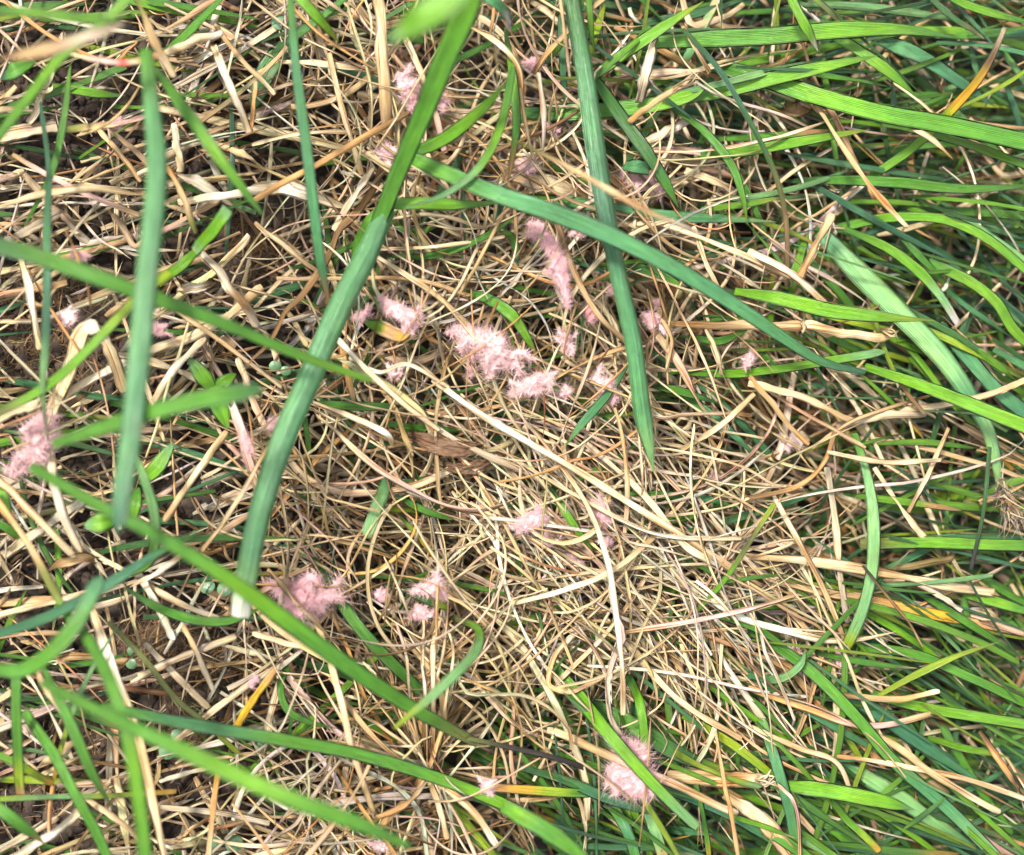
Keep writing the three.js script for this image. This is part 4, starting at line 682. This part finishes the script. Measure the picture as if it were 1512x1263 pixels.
const HOLES = [[385, 365, 95, 50], [85, 500, 80, 75], [95, 210, 60, 40], [250, 960, 50, 40], [270, 1060, 70, 50], [60, 1200, 50, 50], [330, 700, 40, 40], [625, 340, 80, 26], [790, 395, 38, 40], [555, 855, 34, 34], [500, 890, 26, 26], [695, 110, 42, 62], [425, 335, 60, 46], [485, 140, 34, 44], [505, 45, 40, 24], [150, 165, 36, 26], [90, 240, 40, 26], [1040, 70, 60, 24], [560, 560, 34, 30], [470, 480, 24, 34], [430, 560, 30, 26], [880, 780, 26, 20], [1050, 920, 24, 24], [1080, 745, 30, 34], [1190, 790, 40, 24], [505, 700, 26, 40], [540, 1000, 30, 24], [1200, 235, 34, 20], [640, 790, 24, 20], [700, 960, 30, 24], [80, 860, 34, 26], [1240, 720, 34, 30], [1370, 640, 40, 20], [910, 1190, 30, 30], [310, 1160, 50, 34], [690, 1240, 40, 20], [980, 1040, 30, 24]];
function holeAt(x, y) { let m = 0; for (const [a, b, r, q] of HOLES) { const d = ((x - a) / r) ** 2 + ((y - b) / q) ** 2; if (d < 2.2) m = Math.max(m, 1 - d / 2.2); } return m; }
for (let i = 0; i < 6000; i++) {
  const x = rr(-140, 1650), y = rr(-140, 1400), gs = greenShare(x, y), left = 1 - smoothstep(x, 360, 520), ctr = smoothstep(x, 420, 520) * (1 - smoothstep(x, 1050, 1250)), hole = Math.max(holeAt(x, y) * 1.6, n3(x / 80, y / 80, 3) * 1.7 - .1);
  if (gs > .5 && rnd() < gs * .72) continue;
  const bottom = deep(x), top = left > .5 ? 5 : lerp(10, 2, gs), u = rnd(), h = lerp(bottom, top, u); if (h > bottom + (top - bottom) * .3 && rnd() < hole * 1.5) continue; if (left > .5 && rnd() < .36 + holeAt(x, y) * .75) continue;
  if (left > .5 && rnd() < .8) { const broad = rnd() < .42; grow(broad ? 'straw' : 'thread', x, y, rnd() < .5 ? rr(-.6, -.1) : rr(-1.6, 1.6), rr(60, 240), broad ? rr(8, 16) : rr(3.5, 7.5), mixCols(LEFT), h, rr(0, 3), gauss() * 3, gauss() * .02, .02); continue; }
  const combed = smoothstep(x + y * .6, 1250, 1700), th = rnd() < combed * .75 ? flow(x, y) + .25 + gauss() * .35 : rnd() < .3 ? rr(.3, 1) : rnd() * 3.14159, curly = ctr * (1 - combed * .6);
  const broad = rnd() < .10 + gs * .2, lively = rnd() < .34 ? 1 : .35;
  grow(broad ? 'straw' : 'thread', x, y, th, rr(120, 420), broad ? rr(7.8, 14) : 2.6 + 4.6 * rnd() ** 1.4, mixCols(STRAW), h, rr(0, 7), gauss() * 5, gauss() * (.04 + .16 * curly * lively), (.025 + .09 * curly) * (.5 + lively * .5), { kink: rnd() < .4 });
}
for (let i = 0; i < 300; i++) {   // the pale clump fanning out to the lower right
  const u = rnd(), x = 820 + u * 330 + gauss() * 90, y = 720 + u * 260 + gauss() * 90; grow(rnd() < .1 ? 'straw' : 'thread', x, y, .75 + gauss() * .4, rr(160, 460), rr(2.8, 7), mixCols(['cr', 'cr', 'wh', 'cr', 'tn', 'gy']), rr(-6, 9), rr(1, 6), gauss() * 5, gauss() * .07, .03, { kink: rnd() < .3 });
}
for (let i = 0; i < 4700; i++) {
  const x = rr(-120, 1680), y = rr(-120, 1400), gs = greenShare(x, y); if (rnd() > gs * 1.05 + .1) continue; if (rnd() < holeAt(x, y) * 1.2) continue;
  const u = rnd(), h = lerp(deep(x) + 3, lerp(0, 7, gs), u ** 1.1), th = rnd() < .74 ? flow(x, y) + gauss() * .26 : rr(-1.5, 1.7);
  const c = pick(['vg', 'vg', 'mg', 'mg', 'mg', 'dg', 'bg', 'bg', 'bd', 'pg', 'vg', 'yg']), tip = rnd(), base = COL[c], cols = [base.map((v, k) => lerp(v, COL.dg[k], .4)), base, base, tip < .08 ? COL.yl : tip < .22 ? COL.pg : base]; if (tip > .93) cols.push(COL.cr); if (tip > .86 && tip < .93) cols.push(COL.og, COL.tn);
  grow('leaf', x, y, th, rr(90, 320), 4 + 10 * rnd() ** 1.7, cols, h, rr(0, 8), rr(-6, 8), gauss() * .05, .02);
}
for (let i = 0; i < 1500; i++) {   // broken bits and flakes
  const x = rr(-60, 1570), y = rr(-60, 1320); if (rnd() < holeAt(x, y) * .6) continue; const flat = rnd() < .4;
  grow(flat ? 'straw' : 'thread', x, y, rnd() * 3.14, rr(10, 48), flat ? rr(4.7, 9) : rr(1.6, 3.4), mixCols(['gy', 'br', 'cr', 'tn', 'wh', 'gy']), lerp(deep(x), 6, rnd()), 1, gauss() * 3, gauss() * .2, .1, { curl: rr(-1, 1) });
}
for (let i = 0; i < 70; i++) grow('leaf', rr(440, 1080), rr(300, 1080), rr(-1.6, 1.6), rr(60, 170), rr(4, 9), [COL.dg, COL.mg, pick([COL.mg, COL.vg, COL.yg])], rr(-10, 1), rr(2, 8), gauss() * 4, gauss() * .1, .05);
for (let i = 0; i < 64; i++) {   // straws fanning out of the dry crown below the centre
  const a = rnd() < .5 ? rr(-2.1, -1.1) : rr(0, 6.28), l = rr(90, 250); grow(rnd() < .25 ? 'straw' : 'thread', 632 + Math.cos(a) * l * .5 + gauss() * 5, 1138 + Math.sin(a) * l * .5 + gauss() * 5, a, l, rr(3.5, 8.5), mixCols(['tn', 'cr', 'br', 'cr', 'og']), rr(-8, 2), rr(4, 10), rr(0, 8), gauss() * .05, .025);
}
for (const [points, rpx] of tufts) for (let i = 0; i < rpx / 8 - 1; i++) {   // a few thin straws caught across each tuft
  const q = pick(points), [x, y] = toPhoto(q); grow('thread', x + gauss() * rpx * .5, y + gauss() * rpx * .5, rnd() * 3.14, rr(90, 220), rr(2.6, 4.8), mixCols(['cr', 'tn', 'tn', 'og']), q.y * 1000 - 2, rr(4, 6), gauss() * 2, gauss() * .06, .04);
}
// what shows: every strand is drawn coarsely into a small depth picture, and the ones that show largest become things of their own
const CELL = 3, GW = Math.ceil(PW / CELL), GH = Math.ceil(PH / CELL), depth = new Float32Array(GW * GH).fill(9), owner = new Int32Array(GW * GH).fill(-1);
function splat(points, w, id) {
  const c = new THREE.CatmullRomCurve3(points, false, 'centripetal'), q = V(0, 0, 0), n = 40;
  for (let i = 0; i <= n; i++) {
    c.getPoint(i / n, q); const d = q.distanceTo(EYE), [x, y] = toPhoto(q), r = Math.max(.6, w / pxSize(q) / 2 / CELL), cx = x / CELL, cy = y / CELL;
    for (let b = Math.max(0, Math.ceil(cy - r)); b <= Math.min(GH - 1, cy + r); b++) for (let a = Math.max(0, Math.ceil(cx - r)); a <= Math.min(GW - 1, cx + r); a++) if ((a - cx) ** 2 + (b - cy) ** 2 <= r * r && d < depth[b * GW + a]) { depth[b * GW + a] = d; owner[b * GW + a] = id; }
  }
}
covered.forEach((k) => splat(k.points, k.w, -2)); loose.forEach((k, i) => splat(k.pts, k.w, i));
loose.forEach((k) => { k.seen = 0; k.mx = 0; k.my = 0; });
owner.forEach((id, i) => { if (id >= 0) { const k = loose[id]; k.seen++; k.mx += (i % GW) * CELL; k.my += Math.floor(i / GW) * CELL; } });
const LAND = [[735, 515, 'the frilled pink tuft'], [590, 465, 'the leaf-borne pink tuft'], [820, 390, 'the longest pink tuft'], [672, 668, 'the brown dead leaf'], [445, 880, 'the rounded pink tuft'], [935, 1145, 'the lowest pink tuft'], [60, 650, 'the left-edge pink tuft'],
  [600, 135, 'the torn pink tuft'], [945, 268, 'the flat pink tuft'], [640, 1030, 'the upright dry bundle'], [780, 772, 'the white-straw pink tuft'], [310, 570, 'the lobed weed seedling'], [1187, 482, 'the jointed straw stem'], [1485, 745, 'the frayed root tuft'], [1287, 790, 'the bowed upright blade'], [1400, 560, 'the broad pale leaf'],
  [1444, 117, 'the yellow dying blade'], [1388, 1026, 'the thick cut straw'], [1130, 1152, 'the torn tan blade'], [1187, 160, 'the crumpled leaf scrap'], [230, 250, 'the widest left blade'], [1390, 980, 'the tilted yellow-green blade'], [1343, 1192, 'the frayed vivid blade'], [318, 870, 'the paired round leaves'], [963, 690, 'the upright blade tip'], [1025, 115, 'the brush-ended straw'], [1088, 843, 'the split grey straw'], [195, 970, 'the stacked round leaves'], [332, 1246, 'the bottom round leaves'], [288, 372, 'the small bright shoot'], [775, 1165, 'the yellow-ended blade'], [440, 20, 'the top left short blade']];
function word(c) { let best = 9, w = 'tan'; for (const [k, n] of [['tn', 'tan'], ['cr', 'cream'], ['og', 'orange-tan'], ['gy', 'grey'], ['br', 'brown'], ['wh', 'whitish'], ['vg', 'vivid green'], ['mg', 'mid-green'], ['dg', 'dark green'], ['bg', 'blue-green'], ['bd', 'dark blue-green'], ['pg', 'pale green'], ['yl', 'yellow']]) { const d = COL[k].reduce((a, v, i) => a + Math.abs(Math.sqrt(v) - Math.sqrt(c[i])), 0); if (d < best) { best = d; w = n; } } return w; }
const isLeaf = (k) => k.kind === 'leaf', shown = [...loose.filter((k) => !isLeaf(k)).sort((a, b) => b.seen - a.seen).slice(0, 175), ...loose.filter(isLeaf).sort((a, b) => b.seen - a.seen).slice(0, 165)].filter((k) => k.seen > 25);
const byLabel = new Map();
for (const k of shown) {
  k.own = true; const x = k.mx / k.seen, y = k.my / k.seen; k.x = x; k.y = y;
  let best = 1e9, L = LAND[0]; for (const l of LAND) { const d = (l[0] - x) ** 2 + (l[1] - y) ** 2; if (d < best) { best = d; L = l; } }
  const dx = x - L[0], dy = y - L[1], side = Math.sqrt(best) < 28 ? 'against' : Math.abs(dx) > Math.abs(dy) ? (dx > 0 ? 'right of' : 'left of') : dy > 0 ? 'below' : 'above';
  const width = isLeaf(k) ? (k.wpx > 17 ? 'broad' : k.wpx > 11 ? 'medium' : 'narrow') : k.wpx > 10 ? 'broad' : k.wpx > 6 ? 'thin' : 'wiry', [ax, ay] = toPhoto(k.pts[0]), [bx, by] = toPhoto(k.pts[k.pts.length - 1]), an = Math.atan2(by - ay, bx - ax) * 180 / Math.PI, m = ((an % 180) + 180) % 180;
  const lie = Math.hypot(bx - ax, by - ay) < .72 * k.lenPx ? 'curled' : m < 20 || m > 160 ? 'level' : m > 65 && m < 115 ? 'upright' : m < 90 ? 'down-right slanting' : 'up-right slanting';
  k.label = `${width} ${lie} ${word(k.cols[1])} ${isLeaf(k) ? 'blade' : 'straw'} ${side} ${L[2]}`; if (!byLabel.has(k.label)) byLabel.set(k.label, []); byLabel.get(k.label).push(k);
}
const ORDER = { 2: ['upper', 'lower'], 3: ['topmost', 'middle', 'lowest'] };
for (const list of byLabel.values()) if (list.length > 1) { list.sort((a, b) => a.y - b.y); const names = ORDER[list.length] || list.map((_, i) => i === 0 ? 'topmost' : i === list.length - 1 ? 'lowest' : ['second', 'third', 'fourth', 'fifth', 'sixth', 'seventh', 'eighth'][i - 1] + ' from top'); list.forEach((k, i) => { k.label = names[i] + ' ' + k.label; }); }
const thatch = [], under = [];
for (const k of loose) {
  if (k.own) { k.o.n = isLeaf(k) ? 20 : 24; single(isLeaf(k) ? 'grass_leaf' : 'dry_straw', strand(k.pts, [1], k.o), isLeaf(k) ? leafMat : strawMat, k.label, isLeaf(k) ? 'grass blade' : 'dry grass', isLeaf(k) ? 'green grass blades' : 'dry grass strands'); }
  else (isLeaf(k) ? under : thatch).push(strand(k.pts, [1], k.o));
}
for (const [name, list, mat, label, cat] of [['dry_thatch', thatch, strawMat, 'matted dry grass lying under the separate straws', 'dry grass'], ['grass_undergrowth', under, leafMat, 'short green grass low between the straws at right', 'grass']]) { const m = part(name, mergeGeometries(list), mat, scene); m.userData.kind = 'stuff'; tag(m, label, cat); }
console.log(shown.length, 'loose strands shown of', loose.length, 'traced', covered.length, 'dup', [...byLabel.values()].filter((l) => l.length > 3).length);
renderer.render(scene, camera);
